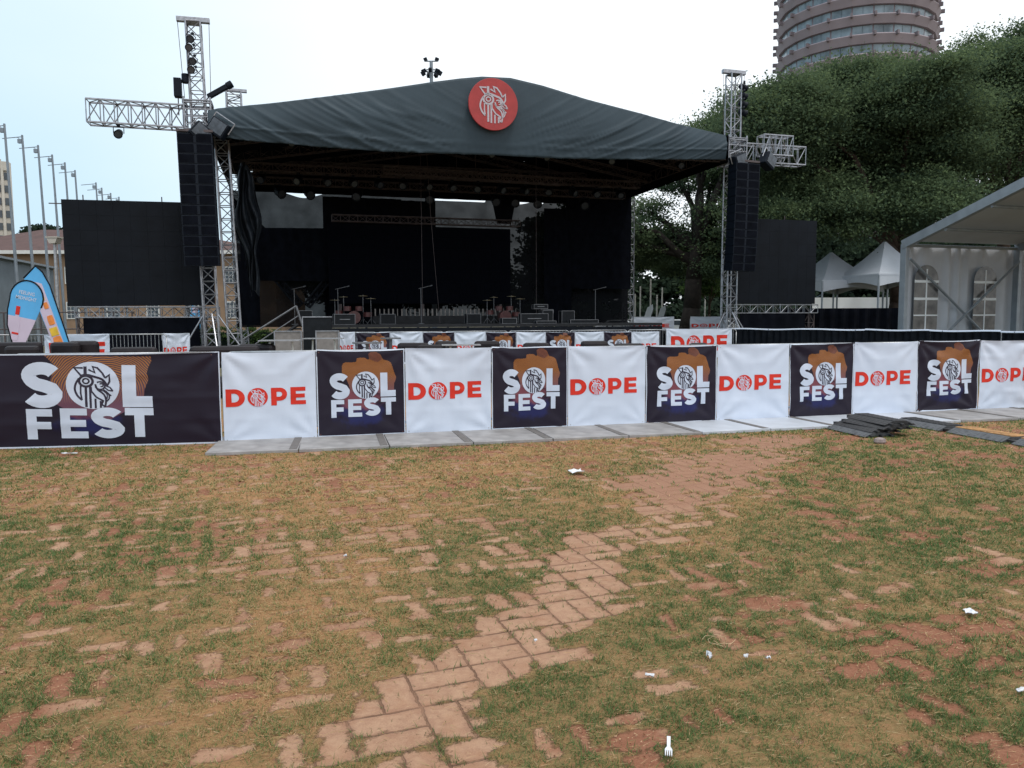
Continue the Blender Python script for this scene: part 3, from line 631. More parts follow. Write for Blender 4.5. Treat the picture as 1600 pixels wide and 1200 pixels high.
# ------------------------------------------------------------------ cable ramps
def ramp_mesh(t, lid=False, grey=True):
    prof = [(-.25,0),(-.25,.008),(-.12,.062),(.12,.062),(.25,.008),(.25,0)]
    mb = MB(); mb.prism(prof, -.42, .42)
    for s in (-1, 1):
        for k in range(9):      # tread bars on both slopes
            y = -.37+k*.0925; mb.box((s*.187, y, .0345), (.09, .022, .006), ry=s*.39)
    for x in (-.16, 0, .16):
        mb.box((x, .45, .02), (.07, .08, .035), 1); mb.box((x, -.45, .02), (.04, .06, .03), 1)
    mb.build('ramp_body', ['rubber_grey' if grey else 'rubber', 'rubber'], t, bevel=.004)
    mb = MB(); mb.box((0, 0, .066), (.22, .84, .012))
    for k in range(8): mb.box((0, -.36+k*.103, .0745), (.18, .03, .006))
    mb.build('lid', 'lid' if lid else 'rubber', t, bevel=.002)
ra = R_(12)
for k, (dx, dy, z, ti, grey, lb) in enumerate(((-.14,.0,.0,.0,True,'lowest grey cable ramp lying under the black stack'),(-.04,.04,.060,.0,False,'black cable ramp second from the bottom of the stack'),(.06,-.02,.116,-.0,False,'black cable ramp third from the bottom of the stack'),(.13,.03,.172,.0,False,'topmost black cable ramp of the stack'))):
    t = thing('cable_ramp', lb, 'cable ramp', (4.60+dx, 9.78+dy, z), ra+random.uniform(-.06, .06), 'cable ramps on the lawn', tilt=ti); ramp_mesh(t, False, grey); t.scale = (.85, .95, .8); t.location.z = z*.8
for k, (x, y, lb) in enumerate(((5.55,10.30,'laid cable ramp farthest from the camera beside the boards'),(5.77,9.36,'laid cable ramp in the middle of the row with orange lid'),(5.99,8.42,'laid cable ramp nearest the right edge with orange lid'))):
    t = thing('cable_ramp', lb, 'cable ramp', (x+.1, y, 0), R_(13), 'cable ramps on the lawn'); ramp_mesh(t, k > 0, True)

# ------------------------------------------------------------------ litter
mb = MB(); hp = [(-.006,-.062),(.006,-.062),(.0055,.01),(.011,.024),(.012,.034),(-.012,.034),(-.011,.024),(-.0055,.01)]
def hprism(mb, poly, z0, z1, c=(0,0), a=0):
    ca, sa = math.cos(a), math.sin(a); P = [(c[0]+x*ca-y*sa, c[1]+x*sa+y*ca) for x, y in poly]; n = len(P)
    mb.add([(x,y,z0) for x,y in P]+[(x,y,z1) for x,y in P], [tuple(range(n-1,-1,-1)), tuple(range(n,2*n))]+[(i,(i+1)%n,n+(i+1)%n,n+i) for i in range(n)])
hprism(mb, [(x*1.3, y) for x, y in hp], 0, .006)
for k in range(4): hprism(mb, [(-.015+.0082*k, .034),(-.010+.0082*k, .034),(-.0105+.0082*k, .064),(-.0145+.0082*k, .064)], 0, .005)
o = mb.build('plastic_fork', 'litter', loc=(.522, 2.48, .016), rz=R_(168), bevel=.001); tag(o, 'white plastic fork lying on bare red soil near the camera', 'fork')
o.scale = (.82, .92, 1)
def scrap(name, label, x, y, sx_, sy_, rz, cat, group=None, fold=.012):
    mb = MB(); r = random.Random(int(x*1000)); n = 5
    P = [[(sx_*(i/(n-1)-.5)+r.uniform(-.1,.1)*sx_, sy_*(j/(n-1)-.5)+r.uniform(-.1,.1)*sy_, r.uniform(0, fold)) for j in range(n)] for i in range(n)]
    mb.grid(P); mb.grid([[(a, b, c-.003) for a, b, c in row][::-1] for row in P]); o = mb.build(name, 'litter', loc=(x, y, .012), rz=rz); tag(o, label, cat, group); return o
scrap('paper_scrap', 'white folded paper scrap on the lawn at the right', 2.246, 3.668, .06, .05, .4, 'litter')
scrap('paper_napkin', 'torn white napkin in the grass below the middle banners', .60, 7.20, .14, .10, .2, 'litter', fold=.03)
scrap('paper_scrap', 'narrow upright white scrap left of two small white bits', .839, 3.182, .016, .045, .1, 'litter', fold=.02)
scrap('paper_scrap', 'tiny white scrap, left one of a close pair', .995, 3.181, .018, .014, .8, 'litter')
scrap('paper_scrap', 'tiny white scrap on red soil, right one of a close pair', 1.084, 3.161, .020, .018, .3, 'litter')
scrap('paper_scrap', 'crumpled pale wrapper beside a lone exposed paver', .553, 3.008, .035, .018, -.4, 'litter')
scrap('paper_scrap', 'long white paper sliver at the right edge of the lawn', 1.965, 2.87, .05, .012, .5, 'litter')
scrap('paper_scrap', 'small white scrap among grass in the left middle ground', -1.03, 4.62, .02, .016, .5, 'litter')
scrap('paper_scrap', 'flat white scrap near the foot of the wide banner', -4.9, 8.4, .16, .03, .1, 'litter')
scrap('paper_scrap', 'tiny white speck at the path edge among the pavers', .10, 3.35, .014, .012, .5, 'litter')
mb = MB(); rr = random.Random(4)
prof = [(0,0),(.10,.0),(.125,.03),(.115,.075),(.06,.095),(0,.10)]
mb.lathe([(r*rr.uniform(.9,1.1), z) for r, z in prof], n=9); o = mb.build('stone', 'stone', loc=(4.312,8.92,-.01)); o.scale = (.6,.45,.75); tag(o, 'rough grey stone block in front of the black ramp stack', 'stone')
mb = MB()
for k in range(3):
    a0 = k*1.7; mb.path([(x, y, z) for x, y, z in [(.03*math.cos(a0+q*.5)*(1+q*.25), .03*math.sin(a0+q*.5)*(1+q*.2), .008+.006*(q % 2)) for q in range(7)]], .0011, 4)
o = mb.build('dry_twig', mat('straw', (.5, .36, .22), .8), loc=(.93, 3.36, 0)); tag(o, 'curled pale dry twig above two white paper bits', 'twig')

# ------------------------------------------------------------------ stage frame
TH = R_(16.2); OV = Vector((-.7, 30.)); UV_ = Vector((math.cos(TH), math.sin(TH))); VV = Vector((-UV_.y, UV_.x))
def SF(u, v, z=0): p = OV+UV_*u+VV*v; return (p.x, p.y, z)
TOPU = [-10.1,-9.77,-7.9,-5.96,-4.18,-2.33,-1.38,-.53,.57,1.83,3.64,5.79,7.47,9.75]; TOPZ = [8.58,8.68,9.0,9.38,9.74,10.15,10.34,10.48,10.52,10.34,9.96,9.61,9.3,8.97]
BOTU = [-10.1,-8.57,-6.44,-4.22,-1.89,-.44,3.12,5.81,9.75]; BOTZ = [7.73,7.65,7.58,7.55,7.60,7.64,7.67,7.80,8.0]
def ZT(u): return float(np.interp(u, TOPU, TOPZ))
def ZB(u): return float(np.interp(u, BOTU, BOTZ))
roof = thing('stage_roof', 'big black stage roof with slate grey gabled front canopy', 'stage roof', SF(0, 0), TH)
nu, nz_ = 420, 34; us = np.linspace(-10.1, 9.75, nu); P = []
for k in range(nz_):
    s = k/(nz_-1); zt = np.array([ZT(u) for u in us]); zb = np.array([ZB(u) for u in us]); z = zb+(zt-zb)*s
    dep = (zt-z); side = np.sign(us)*-1
    ph = us*side*-1; q = np.abs(us)-.0 ; ph = np.where(us < 0, us-1.15*dep-.22*dep**2, us+1.15*dep+.22*dep**2)
    wn_ = fbm2(ph*1.5, dep*.25+np.where(us < 0, 3., 11.), 41, 2); wn2 = fbm2(ph*3.1+4, dep*.3+us*0, 47, 2)
    rid = np.exp(-((wn_-.5)/.045)**2)*.055+np.exp(-((wn2-.5)/.05)**2)*.028
    env = np.clip(np.abs(us)/4.5, .12, 1)*(.35+.65*np.minimum(dep/1.2, 1))
    hem = np.exp(-(((z-zb)-.38)/.035)**2)*.035; scal = .025*(fbm2(us*2.2, z*0+1, 51, 3)-.5)*np.exp(-((z-zb)/.5))*2
    bil = .12*np.sin(math.pi*s)*(.5+fbm2(us*.35, z*0, 55, 2))
    d = rid*env+hem+scal+bil
    P.append([(float(us[i]), float(-.55-d[i]), float(z[i]+(.03*(fbm2(us[i:i+1]*3.3, us[i:i+1]*0, 60, 3)[0]-.5) if k < 2 else 0))) for i in range(nu)])
mb = MB(); mb.grid(P); can = mb.build('canopy_front', 'canopy', roof, smooth=True); can['label'] = 'slate grey gabled vinyl front of the canopy'
sm = can.modifiers.new('solid', 'SOLIDIFY'); sm.thickness = .01
mb = MB(); rows = []
for v_ in (-.55, 2.5, 5, 7.5, 10.4): rows.append([(float(u), v_, ZT(float(u))+(0 if v_ < 0 else -.12*math.sin(u*2.1)**2)) for u in np.linspace(-10.1, 9.9, 60)])
mb.grid(rows); mb.grid([[(a, b, c-.03) for a, b, c in r][::-1] for r in rows]); mb.build('roof_sheet', 'black', roof)
mb = MB()       # side valances and the rear one
for s, su in ((-1, 10.1), (1, 9.9)):
    mb.grid([[(s*su, v_, z) for v_ in np.linspace(-.5, 10.4, 30)] for z in (7.9 if s > 0 else 7.6, ZT(s*su)+.01)])
mb.build('side_valance', 'black', roof)
mb = MB(); mb.grid([[(float(u), 10.35, 8.75+(ZT(float(u))-.05-8.75)*q) for u in np.linspace(-10.3, 10.3, 60)] for q in (0, .5, 1)]); mb.build('rear_gable', 'black', roof)
for (nm, a, b, h_, r_) in (('front_truss', (-10.1,-.1,8.2), (10.1,-.1,8.3), .5, .03), ('rear_truss', (-10.1,10,8.75), (10.1,10,8.95), .6, .035), ('left_eave_truss', (-10.1,.5,8.5), (-10.1,9.6,8.6), .5, .03), ('right_eave_truss', (10.1,.5,8.5), (10.1,9.6,8.6), .5, .03)):
    mb = MB(); truss(mb, a, b, .45, h_, r_, .6); mb.build('eave_truss', 'alu_dark', roof)
for v_ in (0.0, 3.3, 6.6, 10.0):
    for s in (-1, 1):
        mb = MB(); truss(mb, (s*9.9, v_, 8.45), (0, v_, 10.1), .3, .35, .025, .6); mb.build('rafter_truss', 'alu_dark', roof)
mb = MB(); truss(mb, (0, 0, 10.1), (0, 10, 10.1), .35, .3, .025, .6); mb.build('ridge_truss', 'alu_dark', roof)
for (u0, u1) in ((-13.85, -10.9), (10.75, 13.75)):
    mb = MB(); truss(mb, (u0, -.1, 8.40), (u1, -.1, 8.40), .5, .74, .035, .44); ar = mb.build('side_arm_truss', 'alu', roof); ar['label'] = 'bright box truss arm jutting out past the tower'
# hung grid trusses inside
for i, (u0, u1, v_, z) in enumerate(((-3.65, 4.24, 4, 7.78), (-9.2, 8.8, 5.6, 7.95), (-9.2, 9.2, 8.2, 7.85))):
    t = tag(MB(), ) if False else None
    mb = MB(); truss(mb, (u0, v_, z), (u1, v_, z-(.15 if i == 0 else 0)), .3, .3, .022, .35, n=4)
    for u in (u0+.6, (u0+u1)/2, u1-.6): mb.tube((u, v_, z), (u, v_, 9.0), .012, 4)
    o = mb.build('lighting_truss', 'alu_dark', None, SF(0, 0), TH); tag(o, ['short brown truss hanging nearest under the canopy front', 'long dark lighting truss hung across the middle of the stage', 'long dark lighting truss hung at the back of the stage'][i], 'truss', 'trusses hung under the roof')
# towers
def tower(u, v, h, side, label, tilt, front=True, name='stage_tower'):
    t = thing(name, label, 'truss tower', SF(u, v), TH, 'truss towers of the stage', tilt=tilt)
    mb = MB(); truss(mb, (0,0,.12), (0,0,h), .46, .46, .03, .46, up=(0,1,0)); mb.build('mast', 'alu', t)
    mb = MB(); mb.box((0,0,.06), (.9,.9,.12)); mb.build('base_plate', 'alu', t)
    if front:
        mb = MB(); mb.box((0,0,h+.10), (1.06,.18,.16)); mb.box((0,0,h+.01), (.5,.5,.05)); mb.build('head_beam', 'alu', t, bevel=.01)
        mb = MB()
        for s in (-1, 1): mb.tube((s*.5,0,h+.02), (s*.42,0,9.1), .010, 4)
        mb.build('hoist_cable', 'alu_dark', t)
        mb = MB()
        for z in (7.95, 8.9): truss(mb, (-.42,-.42,z-.0), (-.42,.42,z), .08, .08, .02, .4); truss(mb, (.42,-.42,z), (.42,.42,z), .08, .08, .02, .4); truss(mb, (-.42,-.42,z), (.42,-.42,z), .08, .08, .02, .4); truss(mb, (-.42,.42,z), (.42,.42,z), .08, .08, .02, .4)
        for a in (-.42, .42):
            for b in (-.42, .42): mb.tube((a,b,7.8), (a,b,9.05), .03, 6)
            for z in (8.15, 8.4, 8.65): mb.tube((a,-.42,z), (a,.42,z), .02, 5); mb.tube((-.42,a,z), (.42,a,z), .02, 5)
            mb.tube((a,-.42,7.9), (a,.42,8.9), .018, 5)
        mb.build('sleeve_block', 'alu', t)
        for a, b in ((1.25,-.3), (-1.25,-.3), (.3,-1.3)):
            mb = MB(); mb.tube((a*.17,b*.17,1.75), (a,b,.05), .028, 6); mb.box((a,b,.03), (.2,.2,.05)); mb.build('outrigger', 'alu', t)
    return t
tower(-10.25, 0, 11.6, -1, 'tall bright truss tower at the left front of the stage', -.022)
tower(10.35, 0, 11.6, 1, 'tall bright truss tower at the right front of the stage', .005)
tower(-9.75, 9.9, 8.7, -1, 'truss tower at the left rear corner of the stage', -.02, False)
tower(10.25, 9.9, 8.7, 1, 'truss tower at the right rear corner of the stage', 0, False)
tower(-9.55, .9, 7.9, -1, 'second slim truss tower just behind the left front tower', -.03, False)
tower(-10.9, 1.0, 4.1, -1, 'short truss tower under the left speaker array', -.02, False)
tower(10.95, .9, 4.1, 1, 'short truss tower under the right speaker array', .01, False)
# cross frame blocks seen beyond the towers
mb = MB(); truss(mb, (.0,0,8.85), (.0,0,9.75), .5, .5, .03, .2, up=(0,1,0)); mb.box((0,0,9.82), (.9,.14,.10)); o = mb.build('truss_block', 'alu', None, SF(-9.35, 1.3), TH); tag(o, 'small ladder-like truss head just right of the left tower', 'truss')
mb = MB(); truss(mb, (-.7,0,8.55), (.7,0,8.55), .5, .8, .035, .3); o = mb.build('truss_block', 'alu', None, SF(12.05, -.6, .1), TH); tag(o, 'short truss block in front of the right truss arm', 'truss')
# PA arrays
def array(u, v, ztop, n, label, curve, tilt=0):
    t = thing('speaker_array', label, 'speaker array', SF(u, v, ztop), TH, 'hanging speaker arrays', tilt=tilt); z = 0; y = 0; a = -.02
    mb = MB(); mb.box((0,0,.10), (1.15,.5,.08)); mb.tube((0,0,.1), (0,0,.55), .02, 6); mb.build('flying_frame', 'alu_dark', t)
    for k in range(n):
        hh = .335; a += curve*(k/n)**2; cz = z-hh/2*math.cos(a); cy = y+hh/2*math.sin(a)
        mb = MB(); mb.box((0, cy, cz), (1.10, .62, hh-.012), rx=a)
        for gx in (-.28, .28):
            mb.box((gx, cy-.313*math.cos(a), cz-.313*math.sin(a)), (.47, .014, hh*.8), 1, rx=a)
        mb.build('speaker_cabinet', ['speaker', 'black'], t, bevel=.01); z -= hh*math.cos(a); y += hh*math.sin(a)
array(-10.50, -.75, 7.70, 13, 'tall black speaker array hanging beside the left tower', .02, -.02)
array(10.5, -.75, 7.8, 13, 'tall black speaker array hanging beside the right tower', .02, .03)
# side led screens
def side_screen(u0, u1, v, zb, h_, label, tilt=0):
    t = thing('led_screen', label, 'led screen', SF((u0+u1)/2, v), TH, 'side screens', tilt=tilt); W_ = u1-u0
    mb = MB(); mb.box((0,.06,zb+h_/2), (W_-.02,.10,h_-.02)); mb.build('frame', 'case', t)
    nx_, nz2 = round(W_/.5), round(h_/.5); mb = MB()
    for i in range(nx_):
        for j in range(nz2): mb.box((-W_/2+(i+.5)*W_/nx_, 0+random.uniform(-.002,.002), zb+(j+.5)*h_/nz2), (W_/nx_-.004, .03, h_/nz2-.004))
    mb.build('screen_face', 'led', t)
    mb = MB(); mb.tube((-W_/2-.4,.1,zb+h_-.13), (-W_/2+.3,.1,zb+h_-.13), .02, 5)
    for x in (-W_/2+.65, W_/2-1.6): mb.tube((x,.1,zb+h_-.1), (x,.1,zb+h_+.18), .02, 5)
    mb.build('rigging_pipe', 'alu_dark', t)
    b = thing('screen_base_truss', 'low truss base under the '+('left' if u0 < 0 else 'right')+' side screen', 'truss', SF((u0+u1)/2, v), TH, 'bases of the side screens')
    mb = MB(); truss(mb, (-W_/2+.2,.1,zb-.22), (W_/2+.1,.1,zb-.22), .4, .36, .025, .4); mb.build('beam', 'alu', b)
    for x in (-W_/2+.4, 0, W_/2-.2):
        mb = MB(); truss(mb, (x,.1,.05), (x,.1,zb-.42), .3, .3, .02, .4, up=(0,1,0)); mb.build('leg', 'alu_dark', b)
    mb = MB(); mb.grid([[(x, -.12+.03*math.sin(x*9), z) for x in np.linspace(-W_/2+.45, W_/2-.55, 60)] for z in (.03, zb-.42)]); s = mb.build('skirt', 'black', b, smooth=True)
side_screen(-14.87, -10.15, .5, 2.03, 3.6, 'dark led screen left of the stage', -.01)
side_screen(10.7, 15.05, .5, 2.13, 3.68, 'dark led screen right of the stage', .0)
# rear wall: scrim, drapes, led wall
def cloth(name, mats, u0, u1, zb, ztf, v, label, cat, fold=.06, freq=5, n=90, group=None, rows_=8):
    mb = MB(); xs_ = np.linspace(0, u1-u0, n); R2 = []
    for k in range(rows_+1):
        s = k/rows_; R2.append([(float(x), float(fold*math.sin(x*freq+1.7*math.sin(x*1.3))*(1-.4*s)+fold*.4*math.sin(x*freq*2.3+3*s)), float(zb+(ztf(x)-zb)*s)) for x in xs_])
    mb.grid(R2); o = mb.build(name, mats, None, SF(u0, v), TH, smooth=True); tag(o, label, cat, group); return o
rr = random.Random(3)
cloth('mesh_scrim', 'scrim', -10.0, 10.1, 1.2, lambda x: 7.64-(.07 if x < 2.2 else 0)-.30*math.exp(-((x-3.2)/.8)**2)-(.17 if 9.5 < x < 12.2 else 0)-(.20*abs(math.sin(x*1.7)) if 13.2 < x < 15.3 else 0)-.10*math.exp(-((x-5.6)/.25)**2), 9.6, 'see-through black mesh cloth across the back of the stage', 'scrim', .03, 2, 220)
cloth('black_drape', 'black', -9.1, 10.0, 7.60, lambda x: 8.95, 9.9, 'black cloth strip along the rear roof truss', 'drape', .03, 3, group='black drapes of the stage')
cloth('black_drape', 'black', -5.95, -2.2, 1.3, lambda x: 7.40, 9.2, 'tall black drape behind the left part of the led wall', 'drape', .05, 6, group='black drapes of the stage')
cloth('black_drape', 'black', -2.3, -.5, 6.0, lambda x: 7.36, 9.25, 'short black drape above the middle of the led wall', 'drape', .05, 6, group='black drapes of the stage')
cloth('black_drape', 'black', -9.7, -5.7, 3.35, lambda x: 5.75+.02*x, 8.6, 'wide low black drape left of the led wall', 'drape', .04, 5, group='black drapes of the stage')
cloth('black_drape', 'black', 5.1, 6.6, 1.3, lambda x: 7.2, 9.0, 'narrow tall black drape right of the led wall', 'drape', .05, 6, group='black drapes of the stage')
cloth('black_drape', 'black', 6.3, 10.0, 3.1, lambda x: 8.3, 9.0, 'wide black drape by the right rear tower', 'drape', .05, 4, group='black drapes of the stage')
cloth('black_drape', 'black', -9.8, -8.9, 1.3, lambda x: 4.2, 8.2, 'narrow black drape low at the left rear corner', 'drape', .05, 6, group='black drapes of the stage')
t = thing('black_baffle', 'dark trapezoid cloth baffle hanging above the led wall', 'baffle', SF(2.85, 8.6), TH); mb = MB(); mb.prism([(-.62,7.6),(.62,7.6),(.35,6.3),(-.35,6.3)], -.1, .1); mb.build('panel', 'black', t)
# crossed dark beams of the left rear opening
for s, lb in ((-1, 'left half of the V of dark beams at the rear left'), (1, 'right half of the V of dark beams at the rear left')):
    mb = MB(); truss(mb, (s*.15,0,2.2), (s*1.35,0,3.7), .3, .3, .05, .3); mb.box((s*.75,.05,2.95), (.1,.1,1.9), ry=s*-R_(-38.6)); o = mb.build('dark_beam', 'black_sheen', None, SF(-6.95, 8.9), TH); tag(o, lb, 'beam', 'V of dark beams')
t = thing('led_wall', 'large black led wall at the centre back of the stage', 'led screen', SF(-1.4, 8), TH); mb = MB()
for i in range(17):
    for j in range(7): mb.box((-4.35+(i+.5)*8.75/17, random.uniform(-.002,.002), 2.3+(j+.5)*3.65/7), (8.75/17-.004, .05, 3.65/7-.004))
mb.build('screen_face', mat('black_led_wall', (.0022, .003, .006), .7, spec=.03), t); mb = MB(); mb.box((0,.1,4.12), (8.8,.12,3.7)); mb.build('frame', 'black', t)
mb = MB(); truss(mb, (-4.2,.1,6.25), (4.9,.1,6.25), .3, .3, .025, .4); mb.build('header_truss', 'alu_dark', t)
for x in (-3.9, 0, 3.9):
    mb = MB(); mb.box((x,.3,1.82), (.12,.5,.95)); mb.build('leg', 'alu_dark', t)
# torn side drape bunched on the left
mb = MB(); R2 = []
for k in range(30):
    s = k/29; z = 7.1-4.6*s; wd = .35+.45*math.sin(math.pi*min(1, s*1.2))+.12*math.sin(s*17); row = []
    for j in range(26):
        q = j/25; row.append((-.1+.25*s+wd*(q-.5)+.06*math.sin(9*s+5*q), .18*math.sin(q*19+2.2*math.sin(s*6)+s*3)+.08*math.sin(s*23+q*8), z+.12*math.sin(q*7+s*4)))
    R2.append(row)
mb.grid(R2); o = mb.build('bunched_drape', mat('slate_satin', (.012, .016, .022), .55, 0, .5, 6, .004, spec=.2), None, SF(-9.0, 1.0), TH, smooth=True); tag(o, 'slate drape gathered in shiny folds beside the left tower', 'drape')
mb = MB(); R2 = []
for k in range(24):
    s = k/23; R2.append([(s*2.0*q, .09*math.sin(q*26)*(.3+s), 7.25-1.95*s-.1*math.sin(q*9)*s) for q in np.linspace(0, 1, 50)])
mb.grid(R2); o = mb.build('fan_drape', 'black_sheen', None, SF(-10.0, 9.2), TH, smooth=True); tag(o, 'dark cloth pulled into fan folds from the upper left corner', 'drape')
# stage deck
t = thing('stage_deck', 'low black stage platform with black skirt', 'stage', SF(0, 0), TH)
mb = MB(); mb.box((.2, 5.3, 1.27), (14.6, 9.6, .12)); mb.build('deck', 'deck', t)
mb = MB(); mb.grid([[(x, .47+.02*math.sin(x*11), z) for x in np.linspace(-7.1, 7.5, 160)] for z in (.02, 1.2)]); mb.build('skirt', 'black_sheen', t, smooth=True)
mb = MB()
for x in np.linspace(-6.8, 7.2, 8):
    for y in (1, 5, 9.8): mb.tube((x,y,0), (x,y,1.21), .04, 6)
mb.build('support_legs', 'alu_dark', t)
t = thing('side_platform', 'low black platform at the right end of the stage', 'stage', SF(8.7, 1.5), TH); mb = MB(); mb.box((0,0,.92), (2.2,2,.1)); mb.build('deck', 'deck', t); mb = MB(); mb.box((0,0,.43), (2.1,1.9,.86)); mb.build('skirt', 'black', t)
# flight cases & amps
def case(px_u, v, z, w_, h_, d_, label, name='flight_case', grille=False):
    t = thing(name, label, 'case' if name == 'flight_case' else 'amplifier', SF(px_u, v, z), TH+random.uniform(-.1,.1), 'cases and amplifiers on the stage')
    mb = MB(); mb.box((0,0,h_/2), (w_-.02,d_-.02,h_-.02)); mb.build('body', 'case', t)
    mb = MB(); e = .017
    for x in (-w_/2, w_/2):
        for y in (-d_/2, d_/2): mb.box((x,y,h_/2), (e,e,h_-.0))
        for z_ in (0, h_): mb.box((x,0,z_), (e*1.1,d_-e,e*1.1))
    for y in (-d_/2, d_/2):
        for z_ in (0, h_): mb.box((0,y,z_), (w_-e*1.2,e*1.1,e*1.1))
    mb.build('edging', 'case_edge', t)
    if grille: mb = MB(); mb.box((0,-d_/2-.005,h_/2), (w_*.5,.02,.03)); mb.build('handle', 'case_edge', t)
FZ = 1.33
case(-6.0+.4, 1.6, FZ, .78, .40, .5, 'outlined black case at the left front of the stage, behind the stairs', grille=True)
case(-3.6, 4.2, FZ, .62, .42, .5, 'black amplifier with pale edge left of the centre cables', 'amplifier')
case(-7.0, 3.2, FZ+.2, .5, .36, .5, 'small pale-edged amplifier beside the left stairs', 'amplifier')
case(.15, 4.2, FZ, .62, .42, .5, 'pale-edged amplifier at the middle of the stage', 'amplifier')
case(2.1, 1.5, FZ, 1.15, .40, .5, 'long outlined black case right of the stage centre', grille=True)
case(2.9, 2.2, FZ, .45, .55, .5, 'upright narrow case behind the long outlined case')
case(3.75, 2.0, FZ, .55, .52, .5, 'square outlined case left of the pale flat case')
case(4.2, 1.2, FZ, 1.2, .14, .4, 'flat pale-edged case lying at the right front of the stage')
case(2.45, 1.0, FZ, .85, .10, .3, 'flat low case lying before the long outlined case')
case(2.65, 2.3, FZ+.62, .60, .18, .4, 'upper rack case stacked behind the long case', grille=True)
case(2.95, 2.4, FZ+.42, .55, .16, .4, 'lower rack case stacked behind the long case', grille=True)
case(.9, 1.1, FZ, .6, .22, .35, 'low floor monitor with pale edge near the stage centre', 'amplifier')
# drum kits
def drumkit(u, v, label):
    t = thing('drum_kit', label, 'drum kit', SF(u, v, FZ), TH, 'drum kits on the stage')
    q = Matrix.Rotation(math.pi/2, 3, 'X').to_quaternion()
    mb = MB(); mb.lathe([(0,-.2),(.28,-.2),(.28,.2),(0,.2)], (0,0,.30), 20, q=q); mb.build('bass_drum', 'drum', t)
    for x, y, z, r in ((-.28,-.05,.68,.16),(.22,-.05,.68,.16),(.62,.25,.42,.2),(-.62,.3,.5,.17)):
        mb = MB(); mb.lathe([(0,-.1),(r,-.1),(r,.1),(0,.1)], (x,y,z), 16); mb.build('drum', 'drum', t)
    for x, y, z, r in ((-.8,.1,1.05,.22),(.75,0,1.12,.24),(-.4,.4,1.2,.2),(.45,.45,1.25,.22)):
        mb = MB(); mb.lathe([(0,.02),(r,0),(r,-.006),(0,.0)], (x,y,z), 18); c = mb.build('cymbal', 'cymbal', t)
        mb = MB(); mb.tube((x,y,0), (x,y,z+.05), .014, 5); mb.tube((x,y,.25), (x+.2,y-.1,0), .01, 4); mb.tube((x,y,.25), (x-.2,y-.1,0), .01, 4); mb.build('stand', 'case_edge', t)
drumkit(-4.9, 5.5, 'drum kit with thin stands on the left part of the stage'); drumkit(1.9, 5.2, 'dark drum kit right of the stage centre')
for i, (u, v, lb) in enumerate(((-5.6, 5.0, 'thin microphone stand left of the left drum kit'), (-2.2, 3.8, 'microphone stand behind the centre cables'), (5.9, 4, 'tall thin stand at the right side of the stage'), (-7.4, 5.4, 'thin stand with a small lamp before the dark beams'))):
    t = thing('microphone_stand', lb, 'stand', SF(u, v, FZ), TH, 'thin stands on the stage'); mb = MB(); mb.tube((0,0,.03), (0,0,1.5), .013, 6); mb.lathe([(0,.04),(.14,.02),(.14,0)], n=14); mb.build('pole', 'case_edge', t)
    mb = MB(); mb.tube((-.1,0,1.5), (.4,-.1,1.62), .01, 5); mb.tube((.38,-.1,1.61), (.48,-.12,1.64), .022, 6); mb.build('boom', 'case_edge', t)
t = thing('stage_backline_riser', 'low dark riser with pale slats in front of the led wall', 'riser', SF(-.6, 6.6, FZ), TH); mb = MB(); mb.box((0,0,.18), (6.8,1,.36)); mb.build('deck', 'deck', t)
mb = MB()
for k in range(34): mb.box((-3.3+k*.2, -.52, .52), (.03+.05*random.random(), .02, .32))
mb.build('slats', 'wood_box', t)
# hanging cables
for i, (u, u2) in enumerate(((-2.1,-2.1),(-1.85,-1.35),(3.05,3.05))):
    mb = MB(); mb.path([(u,0,8.9),(u+(u2-u)*.3,0,6),(u+(u2-u)*.65,0,3.6),(u2,0,1.34)], .009, 5); o = mb.build('hanging_cable', 'alu_dark', None, SF(0, 4.0), TH)
    tag(o, ['straight cable dropping left of the stage centre', 'slanting cable dropping beside the straight one', 'thin cable dropping right of the led wall centre'][i], 'cable', 'cables hanging to the stage')
# lights
def spot_proto(name, label, sc_=1.0):
    t = thing(name, label, 'stage light')
    q = Matrix.Rotation(R_(115), 3, 'X').to_quaternion()
    mb = MB(); mb.lathe([(0,-.24),(.10,-.24),(.15,-.14),(.16,.16),(.18,.20),(.15,.20),(.14,.17)], (0,0,-.28), 14, q=q); mb.build('head', 'speaker', t, smooth=True)
    mb = MB(); mb.lathe([(0,.175),(.14,.175)], (0,0,-.28), 14, q=q); mb.build('lens', 'lamp_glass', t)
    mb = MB(); mb.path([(-.2,0,-.28),(-.2,0,-.02),(.2,0,-.02),(.2,0,-.28)], .018, 5); mb.box((0,0,.03), (.12,.08,.10)); mb.build('yoke', 'speaker', t)
    return t
SP = spot_proto('stage_light', '', 1); sfirst = [True]
def spot(p, rz, label, group, s=1., tilt=0):
    o = SP if sfirst[0] else copy_tree(SP); sfirst[0] = False
    o.location = p; o.rotation_euler = (0, tilt, rz); o.scale = (s, s, s); o['label'] = label; o['group'] = group; return o
vert = ['topmost', 'second from top', 'third from top', 'lowest']
for i in range(4):
    spot(SF(-10.52+.02*i, -.34, 11.12-i*.36), TH+.5, '%s black spotlight on the left tower mast' % vert[i], 'spotlights on the left mast', .72, tilt=.9 if i % 2 else .5)
    spot(SF(10.72, -.3, 11.22-i*.34), TH+1.2, '%s black spotlight on the right tower mast' % vert[i], 'spotlights on the right mast', .8, tilt=-.9)
us_ = [-8.6,-7.1,-5.9,-4.8,-3.7,-2.6,-1.5,-.4,.8,1.9,3.0,4.2,5.4,6.6,7.8]
for i, u in enumerate(us_): spot(SF(u, 5.6, 7.72), TH+random.uniform(-.6,.6), '%s stage light from the left on the middle lighting truss' % ORD[i], 'lights on the middle truss', .95)
